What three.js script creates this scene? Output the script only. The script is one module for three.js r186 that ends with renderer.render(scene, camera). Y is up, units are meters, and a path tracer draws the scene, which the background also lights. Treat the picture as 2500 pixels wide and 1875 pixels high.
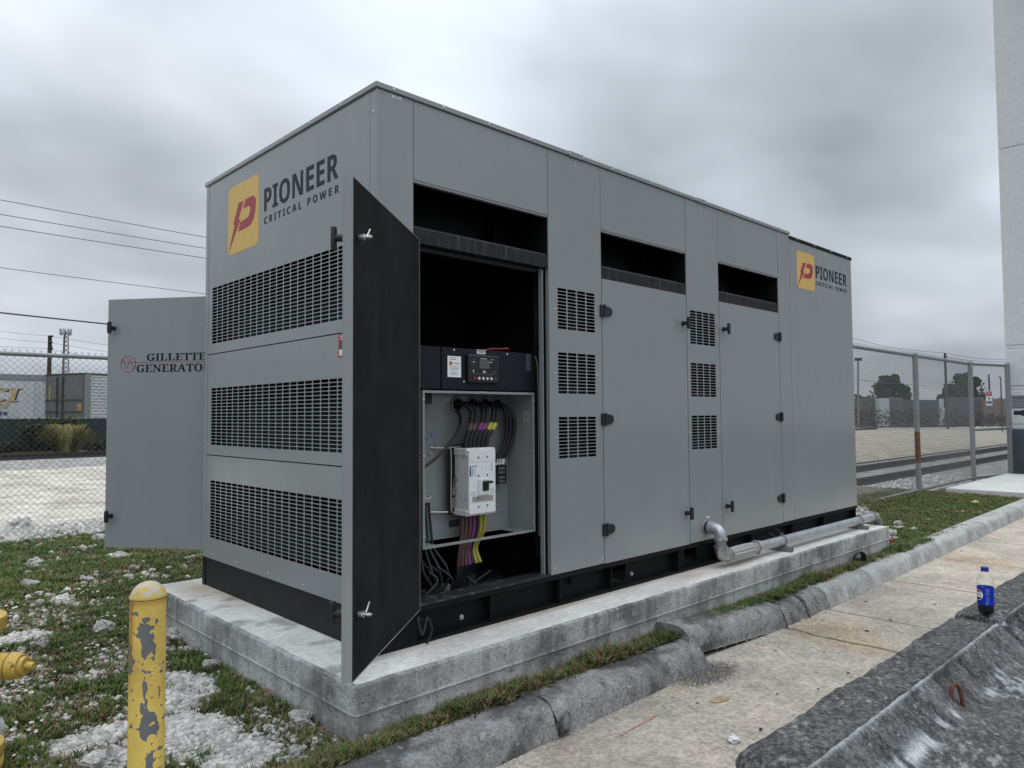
import * as THREE from 'three';
import { mergeGeometries } from 'three/addons/utils/BufferGeometryUtils.js';
import { RoundedBoxGeometry } from 'three/addons/geometries/RoundedBoxGeometry.js';
import { FontLoader } from 'three/addons/loaders/FontLoader.js';
import { TextGeometry } from 'three/addons/geometries/TextGeometry.js';

// ---------------------------------------------------------------- camera, sky, sun, exposure
const V = (x, y, z) => new THREE.Vector3(x, y, z);
const scene = new THREE.Scene();
const renderer = new THREE.WebGLRenderer({ antialias: true });
renderer.setSize(1024, 768);
renderer.toneMapping = THREE.LinearToneMapping;
renderer.toneMappingExposure = 1.12;
renderer.shadowMap.enabled = true;
const FPX = 1782.2108, YAW = 0.80704, PIT = 0.04247, ROL = -0.00694;
const camera = new THREE.PerspectiveCamera(2 * Math.atan(937.5 / FPX) * 180 / Math.PI, 1024 / 768, 0.05, 1500);
const FWD = V(Math.cos(PIT) * Math.cos(YAW), Math.sin(PIT), -Math.cos(PIT) * Math.sin(YAW));
const R0 = FWD.clone().cross(V(0, 1, 0)).normalize(), U0 = R0.clone().cross(FWD);
const CR = R0.clone().multiplyScalar(Math.cos(ROL)).addScaledVector(U0, Math.sin(ROL));
const CU = U0.clone().multiplyScalar(Math.cos(ROL)).addScaledVector(R0, -Math.sin(ROL));
camera.position.set(-2.1166, 1.2305, 3.229);
camera.up.copy(CU);
camera.lookAt(camera.position.clone().add(FWD));
camera.updateProjectionMatrix();
scene.add(camera);

// deterministic noise
function rng(seed) { let a = seed >>> 0; return () => { a = (a + 0x6D2B79F5) >>> 0; let t = a; t = Math.imul(t ^ (t >>> 15), t | 1); t ^= t + Math.imul(t ^ (t >>> 7), t | 61); return ((t ^ (t >>> 14)) >>> 0) / 4294967296; }; }
const h2 = (x, y, s = 0) => { let h = Math.imul(x, 374761393) + Math.imul(y, 668265263) + Math.imul(s, 1274126177); h = Math.imul(h ^ (h >>> 13), 1274126177); return ((h ^ (h >>> 16)) >>> 0) / 4294967296; };
function vn(x, y, s = 0, px = 0, py = 0) {
  let xi = Math.floor(x), yi = Math.floor(y); const fx = x - xi, fy = y - yi, u = fx * fx * (3 - 2 * fx), v = fy * fy * (3 - 2 * fy);
  let x1 = xi + 1, y1 = yi + 1;
  if (px) { xi = ((xi % px) + px) % px; x1 = ((x1 % px) + px) % px; }
  if (py) { yi = ((yi % py) + py) % py; y1 = ((y1 % py) + py) % py; }
  const a = h2(xi, yi, s), b = h2(x1, yi, s), c = h2(xi, y1, s), d = h2(x1, y1, s);
  return a + (b - a) * u + (c - a) * v + (a - b - c + d) * u * v;
}
function fbm(x, y, o = 4, s = 0, px = 0, py = 0) { let r = 0, a = 0.5, n = 0; for (let i = 0; i < o; i++) { r += a * vn(x, y, s + i * 17, px, py); n += a; a *= 0.5; x *= 2; y *= 2; px *= 2; py *= 2; } return r / n; }
const clamp = (x, a = 0, b = 1) => Math.min(b, Math.max(a, x));
const sst = (a, b, x) => { const t = clamp((x - a) / (b - a)); return t * t * (3 - 2 * t); };
const mix = (a, b, t) => a + (b - a) * t;

// overcast sky
{
  const W = 1024, H = 512, d = new Float32Array(W * H * 4);
  const dirPx = (px, py) => FWD.clone().multiplyScalar(FPX).addScaledVector(CR, px - 1250).addScaledVector(CU, 937.5 - py).normalize();
  const blobs = [[1000, 40, .20, .03], [350, 150, .2, -.06], [280, 470, .17, -.14], [1850, 210, .20, -.16], [2250, 60, .2, -.13], [1500, 420, .13, -.10], [700, 420, .12, -.05], [1760, 430, .09, .10], [2380, 430, .12, .11], [2080, 600, .09, -.08], [120, 860, .14, .06], [2280, 780, .12, .03], [40, 120, .14, .0]]
    .map(([x, y, r, a]) => [dirPx(x, y), r, a]);
  const v = V(0, 0, 0);
  for (let j = 0; j < H; j++) for (let i = 0; i < W; i++) {
    const th = ((i + .5) / W - .5) * 2 * Math.PI, ph = ((j + .5) / H - .5) * Math.PI;
    v.set(Math.cos(ph) * Math.cos(th), Math.sin(ph), Math.cos(ph) * Math.sin(th));
    const k = 1 / (Math.max(v.y, 0) + .22), X = v.x * k, Z = v.z * k;
    const wx = fbm(X * 1.1 + 7, Z * 1.1, 3, 5) * 1.2;
    const n = fbm(X * .9 + wx + 3, Z * 1.3 + wx * .6 + 11, 5, 9) - .5, n2 = fbm(X * 2.6 + wx, Z * 3.4 + 20, 4, 31) - .5;
    let L = mix(.43, 1.70, Math.pow(Math.max(v.y, 0), 1.3)) * (1 + .85 * n + .55 * n2);
    let g = 0; for (const [bd, r, a] of blobs) g += a * Math.exp(-Math.pow(Math.acos(clamp(v.dot(bd), -1, 1)) / r, 2));
    L *= 1 + g * 1.9;
    if (v.y < 0) L = mix(L, .22, sst(0, -.12, v.y));
    const cool = clamp(.5 - n * 1.6 - g);
    const o = (j * W + i) * 4;
    d[o] = L * mix(.955, .86, cool); d[o + 1] = L * mix(.995, .985, cool); d[o + 2] = L * mix(1.09, 1.10, cool); d[o + 3] = 1;
  }
  const sky = new THREE.DataTexture(d, W, H, THREE.RGBAFormat, THREE.FloatType);
  sky.mapping = THREE.EquirectangularReflectionMapping; sky.magFilter = THREE.LinearFilter; sky.minFilter = THREE.LinearFilter; sky.wrapS = THREE.RepeatWrapping; sky.needsUpdate = true;
  scene.background = sky; scene.environment = sky; 
}
const sun = new THREE.DirectionalLight(0xfff4e6, 0.6);
sun.position.set(14, 34, -14); sun.target.position.set(3, 0, -1); sun.castShadow = true; sun.shadow.radius = 40; sun.shadow.mapSize.set(2048, 2048);
Object.assign(sun.shadow.camera, { left: -25, right: 25, top: 25, bottom: -25, near: 1, far: 120 });
scene.add(sun, sun.target);

// ---------------------------------------------------------------- helpers
const used = {};
function numbered(n) { if (!(n in used)) { used[n] = 0; return n; } used[n]++; return n + '_' + String(used[n]).padStart(3, '0'); }
function tag(o, label, category, group, kind) { if (label) o.userData.label = label; if (category) o.userData.category = category; if (group) o.userData.group = group; if (kind) o.userData.kind = kind; return o; }
function thing(name, label, category, group) { const g = new THREE.Group(); g.name = numbered(name); scene.add(g); return tag(g, label, category, group); }
function uvw(g) {   // planar uv in metres
  if (g.index) { const q = g.toNonIndexed(); g.dispose(); g = q; }
  const p = g.attributes.position, n = g.attributes.normal, uv = new Float32Array(p.count * 2);
  for (let t = 0; t < p.count; t += 3) {
    const ax = p.getX(t + 1) - p.getX(t), ay = p.getY(t + 1) - p.getY(t), az = p.getZ(t + 1) - p.getZ(t), bx = p.getX(t + 2) - p.getX(t), by = p.getY(t + 2) - p.getY(t), bz = p.getZ(t + 2) - p.getZ(t);
    const nx = Math.abs(ay * bz - az * by), ny = Math.abs(az * bx - ax * bz), nz = Math.abs(ax * by - ay * bx);
    for (let k = t; k < t + 3; k++) {
      const X = p.getX(k), Y = p.getY(k), Z = p.getZ(k);
      if (ny >= nx && ny >= nz) { uv[2 * k] = X; uv[2 * k + 1] = Z; } else if (nx >= nz) { uv[2 * k] = Z; uv[2 * k + 1] = Y; } else { uv[2 * k] = X; uv[2 * k + 1] = Y; }
    }
  }
  g.setAttribute('uv', new THREE.BufferAttribute(uv, 2)); return g;
}
function norm(g) { let q = g.index ? g.toNonIndexed() : g; for (const k of Object.keys(q.attributes)) if (!['position', 'normal', 'uv'].includes(k)) q.deleteAttribute(k); q.morphAttributes = {}; return q; }
function join(gs) { gs = (Array.isArray(gs) ? gs : [gs]).map(norm); return gs.length === 1 ? gs[0] : mergeGeometries(gs, false); }
function add(name, gs, m, parent, keepUV) {
  let g = join(gs); if (!keepUV) g = uvw(g);
  const o = new THREE.Mesh(g, m); o.castShadow = o.receiveShadow = true; o.name = parent ? name : numbered(name); (parent || scene).add(o); return o;
}
function put(name, geo, m, parent, x, y, z, rx = 0, ry = 0, rz = 0) { const o = new THREE.Mesh(geo, m); o.castShadow = o.receiveShadow = true; o.name = parent ? name : numbered(name); o.position.set(x, y, z); o.rotation.set(rx, ry, rz); (parent || scene).add(o); return o; }
const box = (x0, x1, y0, y1, z0, z1) => new THREE.BoxGeometry(Math.abs(x1 - x0), Math.abs(y1 - y0), Math.abs(z1 - z0)).translate((x0 + x1) / 2, (y0 + y1) / 2, (z0 + z1) / 2);
const rbox = (x0, x1, y0, y1, z0, z1, r = .004, s = 1) => new RoundedBoxGeometry(x1 - x0, y1 - y0, z1 - z0, s, r).translate((x0 + x1) / 2, (y0 + y1) / 2, (z0 + z1) / 2);
function rod(a, b, r, n = 8, r2 = r) { const d = b.clone().sub(a), g = new THREE.CylinderGeometry(r2, r, d.length(), n); g.applyQuaternion(new THREE.Quaternion().setFromUnitVectors(V(0, 1, 0), d.clone().normalize())); const m = a.clone().add(b).multiplyScalar(.5); return g.translate(m.x, m.y, m.z); }
function tube(pts, r, n = 24, k = 8, closed = false) { return new THREE.TubeGeometry(new THREE.CatmullRomCurve3(pts, closed, 'catmullrom', .5), n, r, k, closed); }
function tex(w, h, fn, srgb = true, rep = true) {
  const d = new Uint8Array(w * h * 4); const c = [0, 0, 0];
  for (let j = 0; j < h; j++) for (let i = 0; i < w; i++) { fn((i + .5) / w, (j + .5) / h, c); const o = (j * w + i) * 4; for (let k = 0; k < 3; k++) { let x = clamp(c[k]); if (srgb) x = x <= .0031308 ? x * 12.92 : 1.055 * Math.pow(x, 1 / 2.4) - .055; d[o + k] = Math.round(x * 255); } d[o + 3] = 255; }
  const t = new THREE.DataTexture(d, w, h); t.magFilter = THREE.LinearFilter; t.minFilter = THREE.LinearMipmapLinearFilter; t.generateMipmaps = true; if (srgb) t.colorSpace = THREE.SRGBColorSpace; if (rep) t.wrapS = t.wrapT = THREE.RepeatWrapping; t.needsUpdate = true; return t;
}
const rep = (t, sx, sy = sx) => { t.repeat.set(1 / sx, 1 / sy); return t; };
const lin = (r, g, b) => new THREE.Color().setRGB(r, g, b);
const M = (o) => new THREE.MeshStandardMaterial(o);
const MP = (o) => new THREE.MeshPhysicalMaterial(o);
const plain = (r, g, b, rough = .7, metal = 0, more = {}) => M({ color: lin(r, g, b), roughness: rough, metalness: metal, ...more });

// ---------------------------------------------------------------- materials
const T = 16;
// painted sheet metal: grey with faint run-off streaks and dust mottling
const paintMap = rep(tex(512, 1024, (u, v, c) => {
  const st = fbm(u * 96, v * 2, 3, 3, 96, 2) - .5, st2 = fbm(u * 24, v * 3, 3, 8, 24, 3) - .5, mo = fbm(u * 6, v * 10, 4, 12, 6, 10) - .5;
  const k = 1 + .03 * st + .04 * st2 + .09 * mo + .03 * (h2((u * 512) | 0, (v * 1024) | 0, 4) - .5);
  c[0] = .262 * k; c[1] = .277 * k; c[2] = .278 * k;
}), 2.6, 5.2);
const paintRough = rep(tex(256, 256, (u, v, c) => { const r = .18 + .14 * (fbm(u * 8, v * 6, 4, 44, 8, 6) - .5) + .10 * (fbm(u * 40, v * 3, 2, 45, 40, 3) - .5); c[0] = 0; c[1] = r; c[2] = 0; }, false), 1.9, 2.3);
const waveTex = rep(tex(256, 256, (u, v, c) => { c[0] = c[1] = c[2] = fbm(u * 4, v * 3, 2, 48, 4, 3); }, false), 2.2, 2.6);
const mPaint = MP({ map: paintMap, roughnessMap: paintRough, roughness: 1, metalness: 0, ior: 1.5, bumpMap: waveTex, bumpScale: .006 });
const blackMap = (base, amp, seed) => rep(tex(512, 512, (u, v, c) => { const k = base * (1 + amp * (fbm(u * 10, v * 10, 5, seed, 10, 10) - .5) * 2 + .5 * amp * (fbm(u * 60, v * 3, 3, seed + 9, 60, 3) - .5)); c[0] = k * .95; c[1] = k; c[2] = k * 1.04; }), 1.1);
const mBlack = MP({ map: blackMap(.006, .45, 60), roughness: .6, specularIntensity: .4 });
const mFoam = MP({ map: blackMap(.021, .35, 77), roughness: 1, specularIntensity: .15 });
const mInside = mFoam;   // near-black of the door foam, reused for inner walls, baffles and hole discs
const mLipBlack = MP({ specularIntensity: .5, map: rep(tex(512, 256, (u, v, c) => { const s = sst(.52, .85, fbm(u * 70, v * 3, 4, 90, 70, 3)) * .035 + .008 + .010 * fbm(u * 12, v * 12, 4, 95, 12, 12); c[0] = s; c[1] = s * 1.02; c[2] = s * 1.05; }), 1.0, .5), roughness: .55 });
const mScuffed = M({ map: rep(tex(1024, 256, (u, v, c) => { const n = fbm(u * 30, v * 6, 5, 101, 30, 6), s = .012 + .10 * sst(.58, .72, n) * fbm(u * 90, v * 30, 2, 102, 90, 30); c[0] = s; c[1] = s; c[2] = s * 1.02; }), 1.2, .3), roughness: .6 });
const mGrayIn = mPaint;
const mSteel = plain(.55, .56, .56, .35, 1);
const mZinc = M({ map: rep(tex(512, 512, (u, v, c) => { const n = fbm(u * 20, v * 20, 4, 130, 20, 20), q = vn(u * 60, v * 60, 131, 60, 60); const k = .50 + .30 * (n - .5) + .08 * (q - .5); c[0] = k * .95; c[1] = k; c[2] = k * 1.05; }), .5), roughness: .42, metalness: .75 });
const mGalv = M({ map: rep(tex(256, 256, (u, v, c) => { const k = .26 + .16 * (fbm(u * 16, v * 16, 4, 133, 16, 16) - .5); c[0] = k * .97; c[1] = k; c[2] = k * 1.02; }), .4), roughness: .6, metalness: .35 });
const mRubber = plain(.012, .012, .013, .55);
const mPlastic = plain(.011, .012, .013, .38);
const mWhiteP = plain(.72, .73, .73, .45);
const mDarkTxt = MP({ color: lin(.028, .030, .036), roughness: .6, specularIntensity: .4 });
const mYellowLogo = M({ map: rep(tex(256, 256, (u, v, c) => { const k = 1 + .16 * (h2((u * 256) | 0, (v * 256) | 0, 6) - .5) + .1 * (fbm(u * 12, v * 12, 3, 7, 12, 12) - .5); c[0] = .70 * k; c[1] = .45 * k; c[2] = .115 * k; }), .25), roughness: .5 });
const mRedLogo = plain(.36, .030, .050, .5);
const mRust = M({ map: rep(tex(256, 256, (u, v, c) => { const n = fbm(u * 14, v * 14, 5, 150, 14, 14); c[0] = .06 + .13 * n; c[1] = .03 + .05 * n; c[2] = .02 + .02 * n; }), .2), roughness: .9 });

// ---------------------------------------------------------------- generator enclosure
const fonts = {}; for (const k of ['droid_sans_bold', 'droid_serif_bold', 'droid_sans_regular']) fonts[k] = await new FontLoader().loadAsync(`fonts/droid/${k}.typeface.json`);
function textFit(str, font, x0, x1, y0, y1, depth = .0012) {
  const g = new TextGeometry(str, { font: fonts[font], size: 1, depth: .1, curveSegments: 4, bevelEnabled: false }); g.computeBoundingBox(); const b = g.boundingBox;
  g.translate(-b.min.x, -b.min.y, 0); g.scale((x1 - x0) / (b.max.x - b.min.x), (y1 - y0) / (b.max.y - b.min.y), depth / .1); return g.translate(x0, y0, 0);
}
const SHORT = new THREE.Matrix4().makeRotationY(-Math.PI / 2);           // local x -> world z, local front -> -x
const shortFace = g => g.applyMatrix4(SHORT);
const gen = thing('generator', 'large grey standby generator enclosure with open control door on a concrete pad', 'generator');

// perforated panel in local xy, front at z = 0
const SW = .0872, SHT = .0184, CW = .0943, CH = .02325;
function cellGeo(w, h, sw, sh, dep) {
  const s = new THREE.Shape([[0, 0], [w, 0], [w, h], [0, h]].map(a => new THREE.Vector2(...a)));
  const r = sh * .42, cx = w / 2, cy = h / 2, H = new THREE.Path(), x0 = cx - sw / 2, x1 = cx + sw / 2, y0 = cy - sh / 2, y1 = cy + sh / 2;
  H.moveTo(x0 + r, y0); H.lineTo(x1 - r, y0); H.quadraticCurveTo(x1, y0, x1, y0 + r); H.lineTo(x1, y1 - r); H.quadraticCurveTo(x1, y1, x1 - r, y1); H.lineTo(x0 + r, y1); H.quadraticCurveTo(x0, y1, x0, y1 - r); H.lineTo(x0, y0 + r); H.quadraticCurveTo(x0, y0, x0 + r, y0);
  s.holes.push(H); return norm(new THREE.ExtrudeGeometry(s, { depth: dep, bevelEnabled: false, curveSegments: 2 }).translate(0, 0, -dep));
}
function gridGeo(x0, y0, nx, ny, cw, ch, sw, sh, dep = .0022) { const c = cellGeo(cw, ch, sw, sh, dep), out = []; for (let j = 0; j < ny; j++) for (let i = 0; i < nx; i++) out.push(c.clone().translate(x0 + i * cw, y0 + j * ch, 0)); return mergeGeometries(out, false); }
function perfPanel(x0, x1, y0, y1, gx0, gx1, grids, dep = .0022) {         // solid strips around grids stacked in one column
  const o = [box(x0, gx0, y0, y1, -dep, 0), box(gx1, x1, y0, y1, -dep, 0)]; let y = y0;
  for (const [a, b] of grids) { o.push(box(gx0, gx1, y, a, -dep, 0)); y = b; } o.push(box(gx0, gx1, y, y1, -dep, 0)); return o;
}
const folds = (x0, x1, y0, y1, d = .03) => [box(x0, x0 + .003, y0, y1, -d, -.0024), box(x1 - .003, x1, y0, y1, -d, -.0024), box(x0 + .003, x1 - .003, y0, y0 + .003, -d, -.0024), box(x0 + .003, x1 - .003, y1 - .003, y1, -d, -.0024)];

// end face (x = 0)
{
  const gx0 = -2.185, nx = 22, gx1 = gx0 + nx * CW;
  for (const [y0, y1, g0] of [[1.697, 2.966, 1.768], [.956, 1.690, 1.026], [.203, .949, .353]]) {
    const g1 = g0 + 18 * CH;
    const geos = [...perfPanel(-2.254, -.068, y0, y1, gx0, gx1, [[g0, g1]]), gridGeo(gx0, g0, nx, 18, CW, CH, SW, SHT), ...folds(-2.254, -.068, y0, y1)].map(g => shortFace(norm(g)));
    const pn = add('intake_panel', geos, mPaint, gen);
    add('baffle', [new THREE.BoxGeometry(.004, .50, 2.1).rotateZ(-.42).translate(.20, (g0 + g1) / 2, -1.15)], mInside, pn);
  }
  add('corner_post', [shortFace(norm(box(-2.31, -2.258, .203, 2.966, -.03, .001)))], mPaint, gen);
  add('corner_post', [box(0, .03, .203, 2.966, -.064, -.0301), box(0, .2345, .203, 2.966, -.03, 0)], mPaint, gen);
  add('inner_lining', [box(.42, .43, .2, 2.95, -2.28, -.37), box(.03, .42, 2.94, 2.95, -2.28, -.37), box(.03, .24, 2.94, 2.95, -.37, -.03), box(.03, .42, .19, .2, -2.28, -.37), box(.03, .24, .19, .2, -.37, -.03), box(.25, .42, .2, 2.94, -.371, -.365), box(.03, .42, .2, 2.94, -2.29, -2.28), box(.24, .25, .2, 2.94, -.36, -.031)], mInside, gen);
}
// long face (z = 0): posts, headers, vents
const VX = [[1.390, 1.3115, 1.8455], [2.958, 2.9185, 3.4055]];
const vg = [[.943, .943 + 12 * .0229], [1.367, 1.367 + 12 * .0229], [1.792, 1.792 + 12 * .0229]];
for (const [gx, x0, x1] of VX) {
  const cw = .0965, gx1 = gx + 4 * cw;
  add('vent_post', [...perfPanel(x0, x1, .207, 2.966, gx, gx1, vg), ...vg.map(v => gridGeo(gx, v[0], 4, 12, cw, .0229, .0885, .0180)), ...folds(x0, x1, .207, 2.966)], mPaint, gen);
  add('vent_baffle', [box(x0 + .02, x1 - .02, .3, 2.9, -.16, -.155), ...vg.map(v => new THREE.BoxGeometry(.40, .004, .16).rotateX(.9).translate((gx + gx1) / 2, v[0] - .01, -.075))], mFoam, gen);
}
for (const [x0, x1] of [[.2385, 1.3075], [1.8495, 2.9145], [3.4095, 4.486]]) {
  add('header_panel', [rbox(x0, x1, 2.528, 2.966, -.03, 0, .0015), box(x0, x1, 2.515, 2.528, -.03, -.004)], mPaint, gen);
  // black weather hood recess
  const hood = add('hood_recess', [box(x0, x1, 2.25, 2.60, -.34, -.335), box(x0, x0 + .003, 2.18, 2.56, -.34, -.006), box(x1 - .003, x1, 2.18, 2.56, -.34, -.006), box(x0, x1, 2.56, 2.563, -.34, -.03), box(x0 + .75 * (x1 - x0), x0 + .75 * (x1 - x0) + .004, 2.25, 2.56, -.335, -.22)], mBlack, gen);
  const s = new THREE.Shape([[0, 2.183], [0, 2.262], [-.012, 2.276], [-.13, 2.305], [-.33, 2.318], [-.33, 2.25], [-.05, 2.183]].map(a => new THREE.Vector2(...a)));
  add('hood_lip', [new THREE.ExtrudeGeometry(s, { depth: x1 - x0 - .008, bevelEnabled: false }).rotateY(-Math.PI / 2).translate(x1 - .004, 0, 0)], mLipBlack, gen).position.set(0, 0, -.004);
}
add('end_post', [rbox(4.4905, 4.7285, .207, 2.966, -.03, 0, .0015)], mPaint, gen);
add('radiator_section', [rbox(4.733, 6.243, .207, 2.945, -2.31, 0, .003)], mPaint, gen);
add('radiator_roof', [rbox(4.74, 6.252, 2.933, 2.966, -2.318, .008, .004)], mBlack, gen);
// rear and inner shell
add('rear_wall', [box(1.32, 4.73, .207, 2.966, -2.31, -2.30), box(.03, .2345, .207, 2.966, -2.31, -2.30), box(.2345, 1.32, 2.20, 2.966, -2.31, -2.30)], mPaint, gen);
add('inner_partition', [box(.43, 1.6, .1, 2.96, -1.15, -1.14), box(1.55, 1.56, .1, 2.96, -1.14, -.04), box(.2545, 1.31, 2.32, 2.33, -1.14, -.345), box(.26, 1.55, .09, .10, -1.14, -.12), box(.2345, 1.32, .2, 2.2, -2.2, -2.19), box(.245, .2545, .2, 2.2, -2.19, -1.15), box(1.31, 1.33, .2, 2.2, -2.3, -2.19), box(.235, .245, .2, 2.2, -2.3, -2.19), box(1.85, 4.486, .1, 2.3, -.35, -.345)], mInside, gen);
{ // roof with folded lip, splice covers and screws
  const roof = add('roof', [rbox(-.012, 4.738, 2.971, 3.0, -2.322, .012, .003), box(.0, 4.725, 2.962, 2.971, -2.30, -.004)], mPaint, gen);
  for (const x of [1.585, 3.15]) add('splice_cover', [rbox(x - .075, x + .075, 2.969, 3.003, -2.325, .015, .0015)], mPaint, roof);
}
const screwG = new THREE.SphereGeometry(.0075, 8, 5, 0, 7, 0, 1.6).scale(1, .6, 1).rotateX(Math.PI / 2);
const screwL = (x, y, z = .0) => put('screw', screwG, mSteel, gen, x, y, z);
const screwS = (z, y, x = 0) => put('screw', screwG, mSteel, gen, x, y, z, 0, -Math.PI / 2);
for (const z of [-2.15, -1.76, -1.40, -1.05, -.70, -.35]) screwS(z, 2.983, -.012);
for (const x of [.10, .44, .79, 1.15, 1.515, 1.655, 1.98, 2.45, 2.85, 3.085, 3.21, 3.6, 4.05, 4.45, 4.65]) screwL(x, 2.984, x > 1.5 && x < 1.67 || x > 3.07 && x < 3.22 ? .015 : .012);
for (const x of [1.585, 3.15]) { screwL(x, 2.945); screwL(x, 2.918); }
for (const z of [-2.13, -1.72, -1.24, -.78, -.3]) screwS(z, .235);
screwS(-.035, 2.85); for (const y of [2.7, 1.95, 1.5, 1.05, .6]) screwS(-2.30, y, .001);
for (const [gx] of VX) for (const y of [1.92, 1.50, 1.08]) { screwL(gx - .022, y); screwL(gx + .408, y); }
for (const [x, y] of [[1.345, .245], [1.825, .245], [2.935, .25], [2.935, .40], [3.385, .40], [4.53, .25], [4.68, .25], [4.95, .24], [5.35, .24], [5.75, .24], [6.15, .24], [4.9, 2.95], [5.3, 2.95], [5.7, 2.95], [6.12, 2.95]]) screwL(x, y, y > 2.9 ? .008 : 0);

// doors
const hingeGeo = (() => { const s = new THREE.Shape([[0, -.034], [.05, -.032], [.082, -.02], [.086, 0], [.082, .02], [.05, .032], [0, .034]].map(a => new THREE.Vector2(...a))); return join([new THREE.ExtrudeGeometry(s, { depth: .01, bevelEnabled: true, bevelSize: .002, bevelThickness: .002, bevelSegments: 1 }), rbox(-.042, -.012, -.042, .042, 0, .016, .004), new THREE.CylinderGeometry(.009, .009, .088, 10).translate(-.006, 0, .016)]); })();
const knobGeo = join([new THREE.CylinderGeometry(.014, .019, .05, 12).rotateX(Math.PI / 2).translate(0, 0, .025), (() => { const s = new THREE.Shape(); s.moveTo(-.010, -.043); s.quadraticCurveTo(0, -.047, .010, -.043); s.quadraticCurveTo(.016, 0, .010, .043); s.quadraticCurveTo(0, .047, -.010, .043); s.quadraticCurveTo(-.016, 0, -.010, -.043); return new THREE.ExtrudeGeometry(s, { depth: .012, bevelEnabled: true, bevelSize: .003, bevelThickness: .003, bevelSegments: 2 }).translate(0, 0, .05); })()]);
const latchGeo = join([new THREE.CylinderGeometry(.016, .018, .03, 10).rotateX(Math.PI / 2).translate(0, 0, -.06), new THREE.CylinderGeometry(.007, .007, .05, 8).rotateX(Math.PI / 2).translate(0, 0, -.09), tube([V(-.008, .004, -.08), V(-.03, .022, -.082), V(-.045, .05, -.088)], .006, 8, 5), new THREE.CylinderGeometry(.011, .011, .016, 6).rotateX(Math.PI / 2).translate(0, 0, -.1)]);
function door(name, w, dir, label) {       // local: hinge at x = 0, leaf towards dir, outer face z = 0
  const d = new THREE.Group(); d.name = name; if (label) d.userData.label = label; gen.add(d);
  const x0 = dir > 0 ? 0 : -w, x1 = dir > 0 ? w : 0;
  add('skin', [rbox(x0, x1, 0, 1.978, -.006, 0, .0015), box(x0, x0 + .003, 0, 1.978, -.043, -.006), box(x1 - .003, x1, 0, 1.978, -.043, -.006), box(x0 + .003, x1 - .003, 0, .003, -.043, -.006), box(x0 + .003, x1 - .003, 1.975, 1.978, -.043, -.006)], mPaint, d);
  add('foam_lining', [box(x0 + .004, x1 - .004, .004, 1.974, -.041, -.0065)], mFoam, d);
  for (const y of [.25, 1.745]) { put('handle', knobGeo, mPlastic, d, dir * (w - .055), y, 0); put('latch', latchGeo, mSteel, d, dir * (w - .055), y, -.012).scale.set(.8, .8, .8); }
  return d;
}
const d2 = door('door', 1.0575, 1); d2.position.set(1.853, .203, .0005);
const d3 = door('door', 1.070, -1); d3.position.set(4.4835, .203, .0005);
for (const y of [1.75, .993, .233]) { put('hinge', hingeGeo, mPlastic, d2, .014, y, .0005); const h = put('hinge', hingeGeo, mPlastic, d3, -.014, y, .0005); h.rotation.z = Math.PI; }
const d1 = door('control_door', 1.068, 1, 'open control door lined with black foam'); d1.position.set(.205, .203, .030); d1.rotation.y = -(Math.PI - Math.atan2(.678, .83));
const d4 = door('control_door', 1.085, -1, 'rear control door swung open with maker lettering'); d4.position.set(.235, .203, -2.37); d4.rotation.y = -Math.atan2(.87, .655);
for (const d of [d1, d4]) for (const y of [1.75, .993, .233]) put('hinge', new THREE.CylinderGeometry(.009, .009, .085, 8), mPlastic, d, 0, y, -.02);
{ // lettering on rear door
  const t = (s, x0, x1, y0, y1) => textFit(s, 'droid_serif_bold', x0, x1, y0 - .203, y1 - .203);
  add('lettering', [t('GILLETTE', -.736, -.228, 1.680, 1.738), t('GENERATORS', -.825, -.125, 1.590, 1.652)], MP({ color: lin(.008, .009, .011), roughness: .6, specularIntensity: .3 }), d4);
  const em = [], cx = -.90, cy = 1.658 - .203;
  em.push(new THREE.TorusGeometry(.0655, .0022, 4, 40).scale(1, 1, .4)); 
  const sp = []; for (let i = 0; i <= 48; i++) { const t = i / 48; sp.push(V(-.062 + .124 * t, .038 * Math.sin(t * Math.PI * 4), 0)); } em.push(new THREE.TubeGeometry(new THREE.CatmullRomCurve3(sp), 90, .002, 4).scale(1, 1, .4));
  em.push(box(-.064, .80, .0105, .0135, 0, .001)); 
  add('emblem', em.map(g => norm(g).translate(cx, cy, .0008)), plain(.33, .035, .05, .5), d4);
}
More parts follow.
